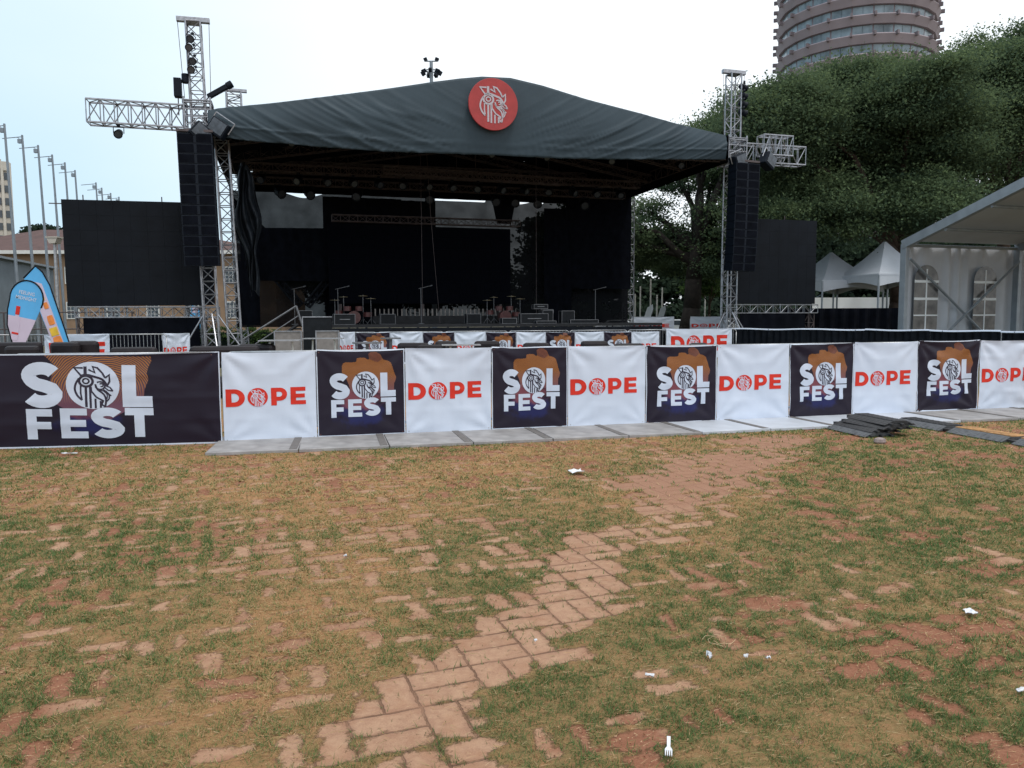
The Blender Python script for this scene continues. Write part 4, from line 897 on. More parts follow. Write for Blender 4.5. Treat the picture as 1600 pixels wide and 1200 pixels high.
for i, u in enumerate([-7.9,-6.6,-4.4,-1.0,2.3,3.3,4.5,7.0]): spot(SF(u, 8.2, 7.68), TH+random.uniform(-.5,.5), '%s stage light from the left on the back lighting truss' % ORD[i], 'lights on the back truss', 1.25)
for i, u in enumerate([-7.4,-3.2,.05,2.3,5.1,8.2]): spot(SF(u, .4, 8.12), TH+random.uniform(-.3,.3), '%s stage light from the left right behind the canopy hem' % ORD[i], 'lights behind the canopy hem', .8)
spot(SF(-12.95, -.1, 7.98), TH, 'small dark light hanging under the left truss arm', 'light under the truss arm', .8)
def blinder(u, v, z, rz, label, tilt):
    t = thing('flood_light', label, 'flood light', SF(u, v, z), TH+rz, 'large flood lights at the tower heads', tilt=tilt)
    mb = MB(); mb.box((0,0,0), (.62,.42,.55)); mb.build('housing', 'speaker', t, bevel=.04); mb = MB(); mb.box((0,-.215,.02), (.5,.03,.42)); mb.build('lens', 'lamp_glass', t); mb = MB(); mb.path([(-.36,0,0),(-.36,0,.42),(.36,0,.42),(.36,0,0)], .022, 5); mb.build('yoke', 'alu', t)
blinder(-10.35, -.8, 7.75, .3, 'big dark flood light with pale lens at the left tower head', .7); blinder(-9.75, -.8, 7.95, -.2, 'flood light tucked under the left corner of the canopy', .6)
blinder(10.2, -.8, 7.9, .2, 'dark flood light under the right corner of the canopy', -.4); blinder(11.5, -.9, 7.95, .3, 'big flood light above the right speaker array', .5)
t = thing('hoist_motor', 'dark box hoist motor left of the left tower mast', 'hoist', SF(-11.05, -.2, 9.35), TH, 'hoist motors'); mb = MB(); mb.box((0,0,0), (.24,.3,.62)); mb.lathe([(0,.0),(.13,.0),(.13,.3),(0,.3)], (.25,0,.18), 10); mb.build('housing', 'speaker', t, bevel=.02); mb = MB(); mb.tube((0,0,-.3), (0,0,-.9), .02, 5); mb.build('chain', 'alu_dark', t)
t = thing('hoist_motor', 'slanting dark hoist motor right of the left tower mast', 'hoist', SF(-9.75, -.2, 9.35), TH, 'hoist motors', tilt=1.0); mb = MB(); mb.box((0,0,0), (.16,.2,.85)); mb.lathe([(0,-.1),(.13,-.1),(.13,.1),(0,.1)], (0,0,.42), 10); mb.build('housing', 'speaker', t, bevel=.02); mb = MB(); mb.tube((0,0,-.4), (.1,0,-.6), .02, 5); mb.build('chain', 'alu_dark', t)
# emblem disc on the canopy
t = thing('emblem_disc', 'round red sign with white rooster head on the canopy peak', 'sign', SF(-.2, -.93, 9.40), TH)
mb = MB(); n = 56; rim = [(.94*math.cos(2*math.pi*i/n), .94*math.sin(2*math.pi*i/n)) for i in range(n)]; mb.prism(rim, 0, .09); mb.build('board', 'disc_red', t, bevel=.012)
mb = MB()
for q in EMB:
    P4 = [(x*.90, z*.90) for x, z in q]; mb.add([(x, -.012, z) for x, z in P4], [(0,1,2,3)])
mb.build('rooster_emblem', 'disc_white', t)
# stairs to the stage
t = thing('stage_stairs', 'black stairs with bright handrails at the left front of the stage', 'stairs', SF(-7.3, -.6, 0), TH)
for k in range(6): mb = MB(); mb.box((-1.6+k*.3, 0, .2+k*.2), (.3,1.0,.05)); mb.build('step', 'deck', t)
for y in (-.52, .52):
    mb = MB(); mb.path([(-1.9,y,.05),(-.05,y,1.35)], .05, 4); mb.build('stringer', 'deck', t)
    mb = MB(); mb.path([(-1.9,y,.85),(-.1,y,2.0),(.1,y,1.3)], .028, 6); mb.path([(-1.85,y,.1),(-1.9,y,.85)], .028, 6); mb.path([(-1.7,y,.55),(-.05,y,1.65)], .02, 6); mb.build('handrail', 'case_edge', t)

# ------------------------------------------------------------------ back barrier with banners (stage front fence)
b0 = -2.75
edges = [(-6.75,-6.27,'dopes'),(-6.02,-5.5,'dopes')]
us2 = [-5.5,-4.37,-3.25,-2.14,-1.02,.1,1.2,2.33,3.45,4.58,5.72]
nm_s = nm_d = 0
def sfp(u, v): p = OV+UV_*u+VV*v; return (p.x, p.y)
banner('sol', 1.13, 1.10, sfp(-7.0, b0), sfp(-6.12, b0), 0, 77, 'narrow SOL FEST banner at the left end of the stage fence', 'banners on the stage fence')
banner('dope', 1.13, 1.10, sfp(-6.10, b0), sfp(-5.55, b0-.05), 0, 78, 'squeezed white DOPE banner at the left end of the stage fence', 'banners on the stage fence')
for i in range(10):
    k = 'sol' if i % 2 == 0 else 'dope'
    if k == 'sol': lb = '%s wide-open SOL FEST banner from the left on the stage fence' % ORD[nm_s]; nm_s += 1
    else: lb = '%s wide-open white DOPE banner from the left on the stage fence' % ORD[nm_d]; nm_d += 1
    z_ = .0
    banner(k, 1.13, 1.10, sfp(us2[i]+.005, b0), sfp(us2[i+1]-.005, b0), -.01-.008*i, 40+i, lb, 'banners on the stage fence', amp=.016)
banner('dope_large', 2.7, 1.12, sfp(5.95, b0-.1), sfp(8.75, b0-.1), 0, 91, 'large white DOPE banner at the right end of the stage fence', 'banners on the stage fence', amp=.015)
for i in range(7): x, y = sfp(-7.1+i*2.31, b0+.06); place_barrier(x, y, TH, 'crowd barrier in front of the stage, %s from the left' % ORD[i], 'barriers of the stage fence')
# left fence
for i in range(3):
    x = -17.8+i*2.32; place_barrier(x, 24.2+.0*i, R_(1), ['crowd barrier at the far left behind the dark cushions', 'crowd barrier carrying the DOPE banner at the left', 'open crowd barrier below the left led screen'][i], 'barriers of the left fence')
banner('dope_large', 2.05, 1.10, (-14.65, 24.1), (-12.6, 24.1), 0, 95, 'white DOPE banner on the barrier below the left led screen', 'banners on the left fence', amp=.02)
banner('dope', 1.13, 1.10, (-11.05, 24.3), (-10.55, 25.2), 0, 96, 'narrow slanting DOPE banner at the right end of the left fence', 'banners on the left fence', amp=.02)
# black draped fence on the right
fl = [(8.9,33.6),(9.9,31.2),(11.0,28.6),(12.3,25.4),(13.4,22.6),(14.4,20.2)]
fl = [(9.0,32.0),(11.2,29.2),(12.6,27.4),(13.6,25.0),(14.4,22.6),(14.9,19.6)]
for i in range(5):
    a, b = Vector(fl[i]), Vector(fl[i+1]); ln = (b-a).length
    t = thing('draped_fence', 'black draped fence panel with white top edge, %s from the left' % ORD[i], 'fence', (a.x, a.y, 0), math.atan2(b.y-a.y, b.x-a.x), 'black draped fence panels')
    mb = MB(); mb.grid([[(x, .03*math.sin(x*22)+.02*math.sin(x*9), z) for x in np.linspace(0, ln, int(ln*40))] for z in (.02, .6, 1.06)]); mb.build('drape', 'black_sheen', t, smooth=True)
    mb = MB(); mb.grid([[(x, yy, 1.09+.015*math.sin(x*2.2+i)+dz) for x in np.linspace(0, ln, 30)] for yy, dz in ((-.05,-.05),(-.04,0),(.04,0),(.05,-.05))]); mb.build('top_band', 'white_vinyl', t, smooth=True)

# ------------------------------------------------------------------ lounge furniture between the fences
CR = cam.rotation_euler.to_matrix()
def ray3(px, py, Y):
    d = CR @ Vector(((px-800)/1200, -(py-600)/1200, -1)); k = Y/d.y; return d.x*k, CAM_H+d.z*k
def G(px, Y): return ray3(px, 500, Y)[0]
def sofa(px, Y, w_, ztop, label, arm=False):
    t = thing('lounge_seat', label, 'seat', (G(px, Y), Y, 0), random.uniform(-.2,.2), 'dark lounge seats between the fences')
    mb = MB(); mb.box((0,0,.22), (w_,.8,.30)); mb.build('seat', 'seat', t, bevel=.06)
    mb = MB(); mb.box((0,.32,ztop-.22), (w_+.02,.2,.44)); mb.build('backrest', 'seat', t, bevel=.08)
    for s in (-1, 1):
        for y in (-.32, .32): mb = MB(); mb.tube((s*(w_/2-.08),y,0), (s*(w_/2-.08),y,.09), .025, 6); mb.build('leg', 'alu_dark', t)
    return t
def Zat(y, hz, Y): return CAM_H-(y-hz)*Y/1200
for px, y, wpx, Y, lb in ((18,541,52,15.5,'puffy dark seat at the left edge above the wide banner'),(12,535,75,17.5,'dark seat behind the puffy one at the far left'),(82,535,48,16,'dark cube seat in front of the left DOPE banner, left one'),(120,533,44,16.2,'dark cube seat in front of the left DOPE banner, right one'),(198,543,70,15,'long low dark seat above the orange wave print'),
    (345,541,105,15,'low dark seat left of the small white-legged table'),(388,538,60,15.6,'brownish seat next to the low dark seat'),(640,536,50,17,'dark round seat above the second DOPE banner, left one'),(668,539,48,15.5,'low dark round seat above the second DOPE banner'),(697,533,34,17.5,'taller dark seat behind the round seats'),
    (758,533,40,18.5,'dark seat above the second square SOL FEST banner'),(835,536,42,17,'flat dark seat above the third DOPE banner'),(930,533,42,18,'dark square seat in front of the stage fence, middle'),(990,537,48,16.5,'flat dark seat above the third square SOL FEST banner'),(1100,536,30,17,'dark rounded seat in front of the large DOPE banner')):
    hz = 505-px*.005; z = Zat(y, hz, Y); sofa(px, Y, wpx/1200*Y, z, lb)
def ctable(px, y, wpx, Y, label, legs=1, white=True):
    z = Zat(y, 505-px*.005, Y); t = thing('side_table', label, 'table', (G(px, Y), Y, 0), .1, 'small tables between the fences'); r = wpx/1200*Y/2
    if legs == 1:
        mb = MB(); mb.lathe([(0,z-.03),(r,z-.03),(r,z),(0,z)], n=24); mb.build('tabletop', 'case_edge', t); mb = MB(); mb.tube((0,0,.02), (0,0,z-.03), .035, 8); mb.lathe([(0,.05),(.22,.02),(.24,0)], n=18); mb.build('pedestal', 'case_edge', t)
    else:
        mb = MB(); mb.box((0,0,z-.01), (2*r,.5,.02)); mb.build('tabletop', 'galv', t)
        for s in (-.55, .55):
            mb = MB(); mb.tube((s*r*1.2,0,0), (s*r,0,z-.04), .022, 6); mb.build('leg', 'win_white', t)
ctable(438, 531, 62, 16, 'small table with two white legs in front of the grey panel', 2)
ctable(505, 528, 60, 19, 'thin rectangular table right of the grey panels', 2)
ctable(573, 534.5, 46, 16.5, 'round table in front of the first stage fence banners'); ctable(610, 527.5, 32, 18, 'round cocktail table on a dark stem before the stage fence'); ctable(720, 538, 60, 15.5, 'low table with pale top beside the taller dark seat', 2)
for px, w_, lb in ((451, 40, 'grey weathered board box at the left of the stage fence'), (512, 34, 'smaller grey board box next to the stage fence end')):
    Y = 23.2; t = thing('board_box', lb, 'box', (G(px, Y), Y, 0), .15, 'grey board boxes'); mb = MB(); W_ = w_/1200*Y; mb.box((0,0,.58), (W_,.5,1.16)); mb.build('panel', 'wood_box', t, bevel=.01)
    mb = MB(); mb.box((0,-.26,1.17), (W_+.03,.03,.03)); mb.box((-W_/2,-.26,.58), (.03,.03,1.14)); mb.box((W_/2,-.26,.58), (.03,.03,1.14)); mb.build('edge_frame', 'alu', t)
t = thing('dark_crate', 'tall dark crate behind the grey board boxes', 'crate', (G(496, 25), 25, 0), .2); mb = MB(); mb.box((0,0,.8), (.9,.6,1.6)); mb.build('body', 'case', t, bevel=.02); mb = MB(); mb.box((-.45,-.31,.8), (.03,.03,1.6)); mb.box((0,-.31,1.6), (.93,.03,.03)); mb.build('edging', 'alu', t)

# ------------------------------------------------------------------ left background
PO = [(-23.89,37,10.75),(-24.45,39.2,10.73),(-25.01,41.4,10.76),(-25.64,43.7,10.75),(-26.15,45.8,10.75),(-26.86,48.1,10.75),(-27.84,52.3,10.76),(-28.52,54.3,10.76),(-29.04,56.5,10.77),(-29.31,58.2,10.77)]
pp = thing('flag_pole', '', 'flag pole'); mb = MB(); mb.tube((0,0,0), (.0,0,10.8), .085, 8, r2=.05); mb.build('pole', 'pole', pp)
mb = MB(); mb.tube((-1.0,0,10.66), (.05,0,10.72), .022, 6); mb.tube((-.25,0,10.70), (-.02,0,10.50), .015, 5); mb.build('arm', 'pole', pp); mb = MB(); mb.box((-.12,0,10.5), (.2,.14,.2)); mb.build('pulley_box', 'pole', pp)
for i, (x, y, z) in enumerate(PO):
    o = pp if i == 0 else copy_tree(pp); sxx = .034 ; o.location = (x+.35, y, 0); o.rotation_euler = (0, -.025, 0); o['label'] = 'grey flag pole with side arm, %s in the row from the left' % ORD[i]; o['group'] = 'flag poles in a row'
t = thing('lamp_post', 'pole with square lamp head in front of the brick building', 'lamp post', (G(92, 32), 32, 0)); mb = MB(); mb.tube((0,0,0), (0,0,4.7), .09, 8, r2=.06); mb.build('pole', 'galv', t); mb = MB(); mb.prism([(-.12,4.70),(.12,4.70),(.22,4.92),(-.22,4.92)], -.2, .2); mb.box((0,0,4.95), (.5,.44,.05)); mb.build('lamp_head', 'concrete', t)
def windows_on(t, x0, z0, nx_, nz2, dx, dz, w_, h_, y=-.0, label=None):
    for i in range(nx_):
        for j in range(nz2):
            x = x0+i*dx; z = z0+j*dz
            mb = MB(); mb.box((x,y-.03,z), (w_,.10,h_)); fr = mb.build('window', 'win_white', t)
            mb = MB()
            for a in range(3):
                for b in range(4): mb.box((x-w_/2+.1+(a+.5)*(w_-.2)/3, y-.09, z-h_/2+.1+(b+.5)*(h_-.2)/4), ((w_-.2)/3-.07, .03, (h_-.2)/4-.07))
            mb.build('pane', 'glass_dark', fr)
t = thing('brick_building', 'tan brick building with red-brown hipped roof behind the poles', 'building', (-68, 90, 0), R_(3))
mb = MB(); mb.box((20,8,4.9), (40,16,9.8)); mb.build('wall', 'brick_wall', t)
mb = MB(); A = [(-.9,-.9,9.8),(40.9,-.9,9.8),(40.9,16.9,9.8),(-.9,16.9,9.8),(9,8,13.2),(24,8,13.2)]; mb.add(A, [(0,1,5,4),(2,3,4,5),(1,2,5),(3,0,4),(0,3,2,1)]); mb.build('roof', 'roof_tile', t)
mb = MB(); mb.box((20,-.95,9.62), (42,.25,.4)); mb.build('gutter', 'win_white', t)
windows_on(t, 2.6, 7.0, 8, 1, 4.6, 1, 1.5, 2.0); windows_on(t, 2.6, 2.9, 8, 1, 4.6, 1, 1.5, 2.0)
t = thing('office_tower', 'pale high rise tower at the left edge of the photo', 'building', (-153.5, 215, 0), R_(35)); mb = MB()
NW = 14; mb.box((0,0,22.5), (26,20,45))
for k in range(NW+1): mb.box((-13+k*26/NW,-10.3,22.5), (.6,.8,45))
for k in range(NW): mb.box((-13+(k+.5)*26/NW,-10.1,46.2-.12*abs(k-7)**1.6), (26/NW,.9,2.4))
mb.build('wall', 'concrete', t)
mb = MB()
for k in range(NW):
    for j in range(12): mb.box((-13+(k+.5)*26/NW,-10.05,4+j*3.4), (1.0,.2,1.9))
o = mb.build('window_rows', 'glass_dark', t); o['kind'] = 'stuff'
def leafcloud(blobs, n, size, tone_lo=0, tone_hi=1, shell=.55, clump=.28, rs=None, flat=.45, per=46):
    rs = rs or rng; vol = np.array([b[3]*b[4]*b[5] for b in blobs])**.72; pr = vol/vol.sum(); V = []; T = []
    nc = max(1, n//per)
    bi = rs.choice(len(blobs), nc, p=pr); B = np.array(blobs)[bi]
    d = rs.normal(size=(nc, 3)); d /= np.linalg.norm(d, axis=1)[:, None]; r = shell+(1-shell)*rs.random(nc)**.6+(rs.random(nc) < .12)*rs.random(nc)*.22
    C = B[:, :3]+d*B[:, 3:6]*r[:, None]; cr = clump*(.6+.8*rs.random(nc))
    ct = np.clip(rs.normal(.40, .24, nc)+.22*d[:, 2], 0, 1)  # random tone, plus painted light from above: clumps paler towards each lobe's top
    q = rs.normal(size=(nc, per, 3))*cr[:, None, None]*np.array([1, 1, flat]); pos = (C[:, None, :]+q).reshape(-1, 3); m = len(pos)
    nn = rs.normal(size=(m, 3))*np.array([1, 1, .7])+np.array([0, 0, 1.1]); nn /= np.linalg.norm(nn, axis=1)[:, None]
    a = np.cross(nn, rs.normal(size=(m, 3))); a /= np.linalg.norm(a, axis=1)[:, None]; b = np.cross(nn, a)
    s = size*(.6+.8*rs.random(m))[:, None]; a = a*s; b = b*s*.6
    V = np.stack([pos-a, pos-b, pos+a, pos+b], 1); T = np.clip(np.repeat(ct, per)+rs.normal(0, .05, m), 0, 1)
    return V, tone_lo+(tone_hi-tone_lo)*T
def tree(label, base, trunk_h, tr, blobs, n, size, mats='leaf', bark='bark', group='trees behind the stage', clump=.45, shell=.5, name='tree', lean=(0, 0)):
    t = thing(name, label, 'tree', (base[0], base[1], 0), 0, group); bl = [(b[0]-base[0], b[1]-base[1], b[2], b[3], b[4], b[5]) for b in blobs]
    mb = MB(); r2 = random.Random(int(abs(base[0])*100)); top = Vector((lean[0], lean[1], trunk_h))
    ptsT = [Vector((lean[0]*s+r2.uniform(-.1,.1), lean[1]*s, trunk_h*s)) for s in (0, .12, .35, .65, 1)]
    rad = [tr*1.5, tr*1.08, tr*.92, tr*.85, tr*.75]
    for a, b, ra_, rb in zip(ptsT, ptsT[1:], rad, rad[1:]): mb.tube(a, b, ra_, 12, 0, rb)
    for b in bl:
        c = Vector(b[:3]); mid = top.lerp(c, .5)+Vector((r2.uniform(-.5,.5), r2.uniform(-.5,.5), r2.uniform(-.2,.9)))
        mb.tube(ptsT[-1]-Vector((0,0,r2.uniform(0,.3)*trunk_h)), mid, tr*.45, 7, 0, tr*.3); mb.tube(mid, c, tr*.3, 6, 0, tr*.14)
        for _ in range(5):
            e = c+Vector((r2.uniform(-.75,.75)*b[3], r2.uniform(-.75,.75)*b[4], r2.uniform(-.5,.75)*b[5])); mb.tube(mid.lerp(c, r2.random()), e, tr*.14, 5, 0, tr*.04)
    mb.build('trunk', bark, t, smooth=True)
    sub = []
    for b in bl:
        for _ in range(4):
            d = Vector((r2.gauss(0, 1), r2.gauss(0, 1), r2.gauss(.3, .7))).normalized(); k_ = r2.uniform(.22, .42)
            sub.append((b[0]+d.x*b[3]*1.02, b[1]+d.y*b[4]*1.02, b[2]+d.z*b[5]*1.02, b[3]*k_*1.3, b[4]*k_*1.3, b[5]*k_*.7))
    bl = bl+sub
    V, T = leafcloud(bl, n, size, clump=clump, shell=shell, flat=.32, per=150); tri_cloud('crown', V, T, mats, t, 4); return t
def PB(px, py, rpx, Y, k=1., kz=.75):   # a crown lobe from where it is seen
    x, z = ray3(px, py, Y); r = rpx/1200*Y; return (x, Y+random.uniform(-.35,.35)*r, z, r*k, r, r*kz)
def lobes(lst, Y): return [PB(px, py, r, Y+random.uniform(-3, 3)) for px, py, r in lst]
Y = 41
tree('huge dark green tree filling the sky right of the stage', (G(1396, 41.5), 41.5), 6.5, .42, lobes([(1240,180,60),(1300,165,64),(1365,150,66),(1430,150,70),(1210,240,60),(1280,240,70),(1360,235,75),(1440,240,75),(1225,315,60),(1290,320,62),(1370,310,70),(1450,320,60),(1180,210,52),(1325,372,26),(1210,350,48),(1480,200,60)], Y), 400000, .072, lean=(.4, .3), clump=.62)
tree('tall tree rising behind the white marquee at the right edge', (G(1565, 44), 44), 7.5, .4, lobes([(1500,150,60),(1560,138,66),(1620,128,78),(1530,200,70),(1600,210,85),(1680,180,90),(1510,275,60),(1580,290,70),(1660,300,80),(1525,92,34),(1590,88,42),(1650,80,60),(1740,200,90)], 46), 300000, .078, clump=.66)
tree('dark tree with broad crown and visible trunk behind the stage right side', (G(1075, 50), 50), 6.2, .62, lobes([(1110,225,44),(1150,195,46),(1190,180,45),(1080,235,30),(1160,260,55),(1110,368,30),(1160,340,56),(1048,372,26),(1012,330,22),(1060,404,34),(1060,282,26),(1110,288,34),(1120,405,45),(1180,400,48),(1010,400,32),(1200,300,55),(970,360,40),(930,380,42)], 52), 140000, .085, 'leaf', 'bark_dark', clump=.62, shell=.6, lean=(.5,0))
tree('dark tree seen dimly through the mesh at the stage back', (G(880, 58), 58), 4, .35, lobes([(860,400,42),(890,360,45),(930,340,50),(905,420,40),(960,400,45),(850,440,30)], 58), 26000, .18, 'leaf_dark', 'bark_dark', clump=.6)
tree('light green young tree between the big trunk and the right tower', (G(1108, 60), 60), 2.8, .12, lobes([(1105,432,17),(1118,450,15),(1092,452,13),(1108,415,11)], 60), 9000, .13, 'hedge', clump=.4)
tree('small dark tree peeking over the ridge of the brick building', (G(66, 112), 112), 10, .4, lobes([(66,362,10),(60,368,8),(74,368,8)], 112), 4000, .35, 'leaf_dark', clump=.7, group='trees on the left')
# far treeline
bl = [PB(px, 470-random.uniform(0, 45), random.uniform(18, 30), 92+random.uniform(-4, 6)) for px in range(480, 1760, 16)]+[PB(px, 492, 24, 88+random.uniform(-3, 3)) for px in range(840, 1760, 18)]+[PB(px, 405-random.uniform(0, 30), random.uniform(20, 34), 96+random.uniform(-4, 6)) for px in range(840, 1760, 20)]
V, T = leafcloud(bl, 120000, .38, clump=.9, shell=.3); o = tri_cloud('far_wood', V, T, 'leaf_dark', None, 4); tag(o, 'dark far wood closing the view behind the stage', 'wood', kind='stuff')
# hedge at left
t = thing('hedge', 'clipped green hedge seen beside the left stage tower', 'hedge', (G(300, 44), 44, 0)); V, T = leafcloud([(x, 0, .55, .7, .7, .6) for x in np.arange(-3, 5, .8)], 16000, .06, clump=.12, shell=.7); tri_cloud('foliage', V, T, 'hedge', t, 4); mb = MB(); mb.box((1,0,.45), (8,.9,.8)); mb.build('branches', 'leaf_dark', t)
# shed, fence
t = thing('metal_shed', 'blue-grey corrugated shed behind the promotional flags', 'shed', (-27.2, 38, 0), math.atan2(13, -3.2)); mb = MB(); n = 90; zz = 5.05
mb.grid([[(-6+20*i/n, .05*(1 if i % 2 else -1), z) for i in range(n+1)] for z in (0, zz)]); mb.box((4, 3, 2.5), (20, 5.8, 5.0)); mb.build('wall', 'shed', t); mb = MB(); mb.box((4,2.9,zz+.04), (20.4,6.4,.12)); mb.build('roof', 'pole', t)
mb = MB(); mb.box((10.5,-.12,1.2), (5,.1,1.5)); mb.build('window', 'glass_dark', t)
t = thing('steel_fence', 'dark steel bar fence behind the left barriers', 'fence', (-23, 31.5, 0)); mb = MB()
for k in range(11): mb.tube((k*.75,0,0), (k*.75,0,1.9), .035, 5)
for z in (1.88, 1.2): mb.tube((0,0,z), (7.6,0,z), .028, 5)
mb.build('frame', 'alu_dark', t)
# flags
def textmesh(txt, size, mats, parent, loc, rz=0, ry=0, name='lettering', bold=.012):
    c = bpy.data.curves.new(name, 'FONT'); c.body = txt; c.size = size; c.align_x = 'CENTER'; c.offset = bold*size; tmp = bpy.data.objects.new('t', c)
    me = bpy.data.meshes.new_from_object(tmp); bpy.data.objects.remove(tmp); me.name = name; me.materials.append(M[mats]); o = bpy.data.objects.new(name, me); COL.objects.link(o); o.parent = parent; o.location = loc; o.rotation_euler = (math.pi/2, ry, rz); return o
t = thing('teardrop_flag', 'blue and pink teardrop flag with white lettering at the left edge', 'flag', (G(18, 20), 20, 0), 0, tilt=R_(12)); 
t.scale = (.86, 1, 1); out_l = [(-.02,.5)]+[(-.47,1.35),(-.53,1.75)]+[(-.02+.50*math.cos(R_(a)), 2.12+.47*math.sin(R_(a))) for a in range(190, -21, -15)]+[(.30,1.45),(.12,.9)]
def split(poly, zc, above):
    o_ = []; n = len(poly)
    for i in range(n):
        a, b = poly[i], poly[(i+1) % n]; ia = (a[1] >= zc) == above; ib = (b[1] >= zc) == above
        if ia: o_.append(a)
        if ia != ib: s = (zc-a[1])/(b[1]-a[1]); o_.append((a[0]+(b[0]-a[0])*s, zc))
    return o_
mb = MB(); mb.prism(split(out_l, 1.62, True), -.006, .006); mb.build('upper_cloth', 'blue_flag', t); mb = MB(); mb.prism(split(out_l, 1.62, False), -.006, .006); mb.build('lower_cloth', 'pink_flag', t)
mb = MB(); mb.path([(-.02,0,0)]+[(x, 0, z) for x, z in out_l[0:18]], .022, 6); mb.build('pole', 'black_sheen', t)
textmesh('FEELING', .13, 'white_vinyl', t, (-.03,-.012,2.22), ry=0); textmesh('MIDNIGHT?', .13, 'white_vinyl', t, (-.03,-.012,2.08)) if False else textmesh('MIDNIGHT', .13, 'white_vinyl', t, (-.03,-.012,2.08))
mb = MB(); mb.box((-.22,-.012,1.78), (.12,.01,.22)); mb.box((-.20,-.013,1.18), (.2,.01,.05)); mb.build('printed_bottle_cap', 'red_print', t); mb = MB(); mb.prism([(-.30,1.0),(-.10,1.0),(-.10,1.45),(-.16,1.66),(-.27,1.66),(-.31,1.45)], -.012, -.008); mb.build('printed_bottle', 'pink_flag', t)
t = thing('feather_flag', 'slanting feather flag with blue top and orange drink print', 'flag', (G(104, 23), 23, 0), 0, tilt=R_(-16))
t.scale = (.88, 1, 1); shp = [(-.20,.5),(.30,.5),(.30,2.6),(.20,3.02),(.06,3.22),(-.44,2.98),(-.34,2.6)]
mb = MB(); mb.prism(shp, -.006, .006); mb.build('cloth', 'blue_flag', t)
mb = MB(); mb.prism([(-.22,.5),(.16,.5),(.08,2.7),(-.30,2.9)], -.012, -.008); mb.build('pink_panel', 'pink_flag', t)
for z, w_, h_ in ((2.05,.16,.2),(1.6,.22,.3),(.95,.3,.3)): mb = MB(); mb.lathe([(0,-.5),(.9,-.45),(1,0),(.85,.45),(0,.5)], n=12); mb.v = [(-.02+x*w_/2, -.018+y*.004, z+q*h_) for x, y, q in mb.v]; mb.build('orange_print', 'orange_print', t)
for z, w_, h_ in ((2.28,.1,.12),(1.25,.26,.25),(.62,.38,.2)): mb = MB(); mb.box((-.04,-.018,z), (w_,.01,h_)); mb.build('yellow_print', 'yellow_print', t)
mb = MB(); mb.box((-.13,-.018,2.62), (.22,.01,.05)); mb.box((-.13,-.018,2.53), (.22,.01,.05)); mb.build('printed_lines', 'ink', t)
mb = MB(); mb.path([(.32,0,0),(.32,0,2.6),(.22,0,3.03),(.07,0,3.25),(-.45,0,3.01)], .022, 6); mb.build('pole', 'black_sheen', t)
t = thing('feather_flag', 'small light blue flag with yellow foot beside the left tower', 'flag', (G(297, 40), 40, 0), tilt=R_(8)); mb = MB(); mb.prism([(-.3,.6),(.3,.6),(.42,2.3),(-.2,2.3)], -.01, .01); mb.build('cloth', 'blue_flag', t); mb = MB(); mb.box((-.14,-.02,.85), (.14,.01,.5)); mb.build('yellow_print', 'yellow_print', t); mb = MB(); mb.box((-.0,-.02,2.1), (.3,.01,.3)); mb.build('pink_print', 'pink_flag', t); mb = MB(); mb.tube((.36,0,0), (.44,0,2.35), .02, 5); mb.build('pole', 'black_sheen', t)
# flood light mast behind the roof
t = thing('floodlight_mast', 'tall mast with a ring of flood lights rising behind the canopy', 'light mast', (-6.2, 62, 0)); mb = MB(); mb.tube((0,0,0), (0,0,21.7), .22, 8, r2=.13); mb.build('pole', 'pole', t)
mb = MB(); mb.lathe([(.42,20.95),(.46,20.95),(.46,21.02),(.42,21.02)], n=16); mb.path([(-.42,0,20.98),(.42,0,20.98)], .03, 5); mb.path([(0,-.42,20.98),(0,.42,20.98)], .03, 5); mb.box((0,0,21.72), (.95,.10,.07)); mb.build('head_ring', 'pole', t)
for k in range(7):
    a = k*math.pi*2/7+.2; x, y = math.cos(a), math.sin(a); mb = MB(); mb.box((x*.68,y*.68,20.85), (.30,.24,.30), rz=a, ry=.5); mb.tube((x*.42,y*.42,20.98), (x*.65,y*.65,20.9), .02, 4); mb.build('floodlight', 'speaker', t)
for s in (-1, 1): mb = MB(); mb.box((s*.45,0,21.86), (.28,.22,.22), ry=s*.4); mb.build('floodlight', 'speaker', t)

# ------------------------------------------------------------------ round tower
t = thing('round_tower', 'round pink-brown high rise with stacked window rings behind the trees', 'building', (74.7, 172, 0), R_(4)); NS = 24; RR = 15.6
mb = MB(); mb.lathe([(RR-.9,0),(RR-.9,96)], n=NS); mb.build('core_wall', 'tower_glass', t)
FH = 3.72
for j in range(26):
    z = j*FH; mb = MB(); mb.lathe([(RR-.9,z-.05),(RR+.10,z),(RR+.75,z+1.55),(RR+.6,z+1.75),(RR-.9,z+1.7)], n=NS); s = mb.build('spandrel_ring', 'spandrel', t)
    if j >= 13:
        mb = MB()
        for k in range(NS):
            a = 2*math.pi*k/NS; c = Vector((math.cos(a)*(RR+.85), math.sin(a)*(RR+.85), z+1.6)); mb.box(c, (1.0,.42,.75), rz=a)
            mb.box((math.cos(a)*(RR-.7), math.sin(a)*(RR-.7), z+2.7), (.3,.35,2.2), rz=a)
        b = mb.build('bracket_ring', 'fin', t); b['kind'] = 'stuff'
front_k = [k for k in range(NS) if math.sin(2*math.pi*(k+.5)/NS+R_(4)) < .12]
cnt = 0
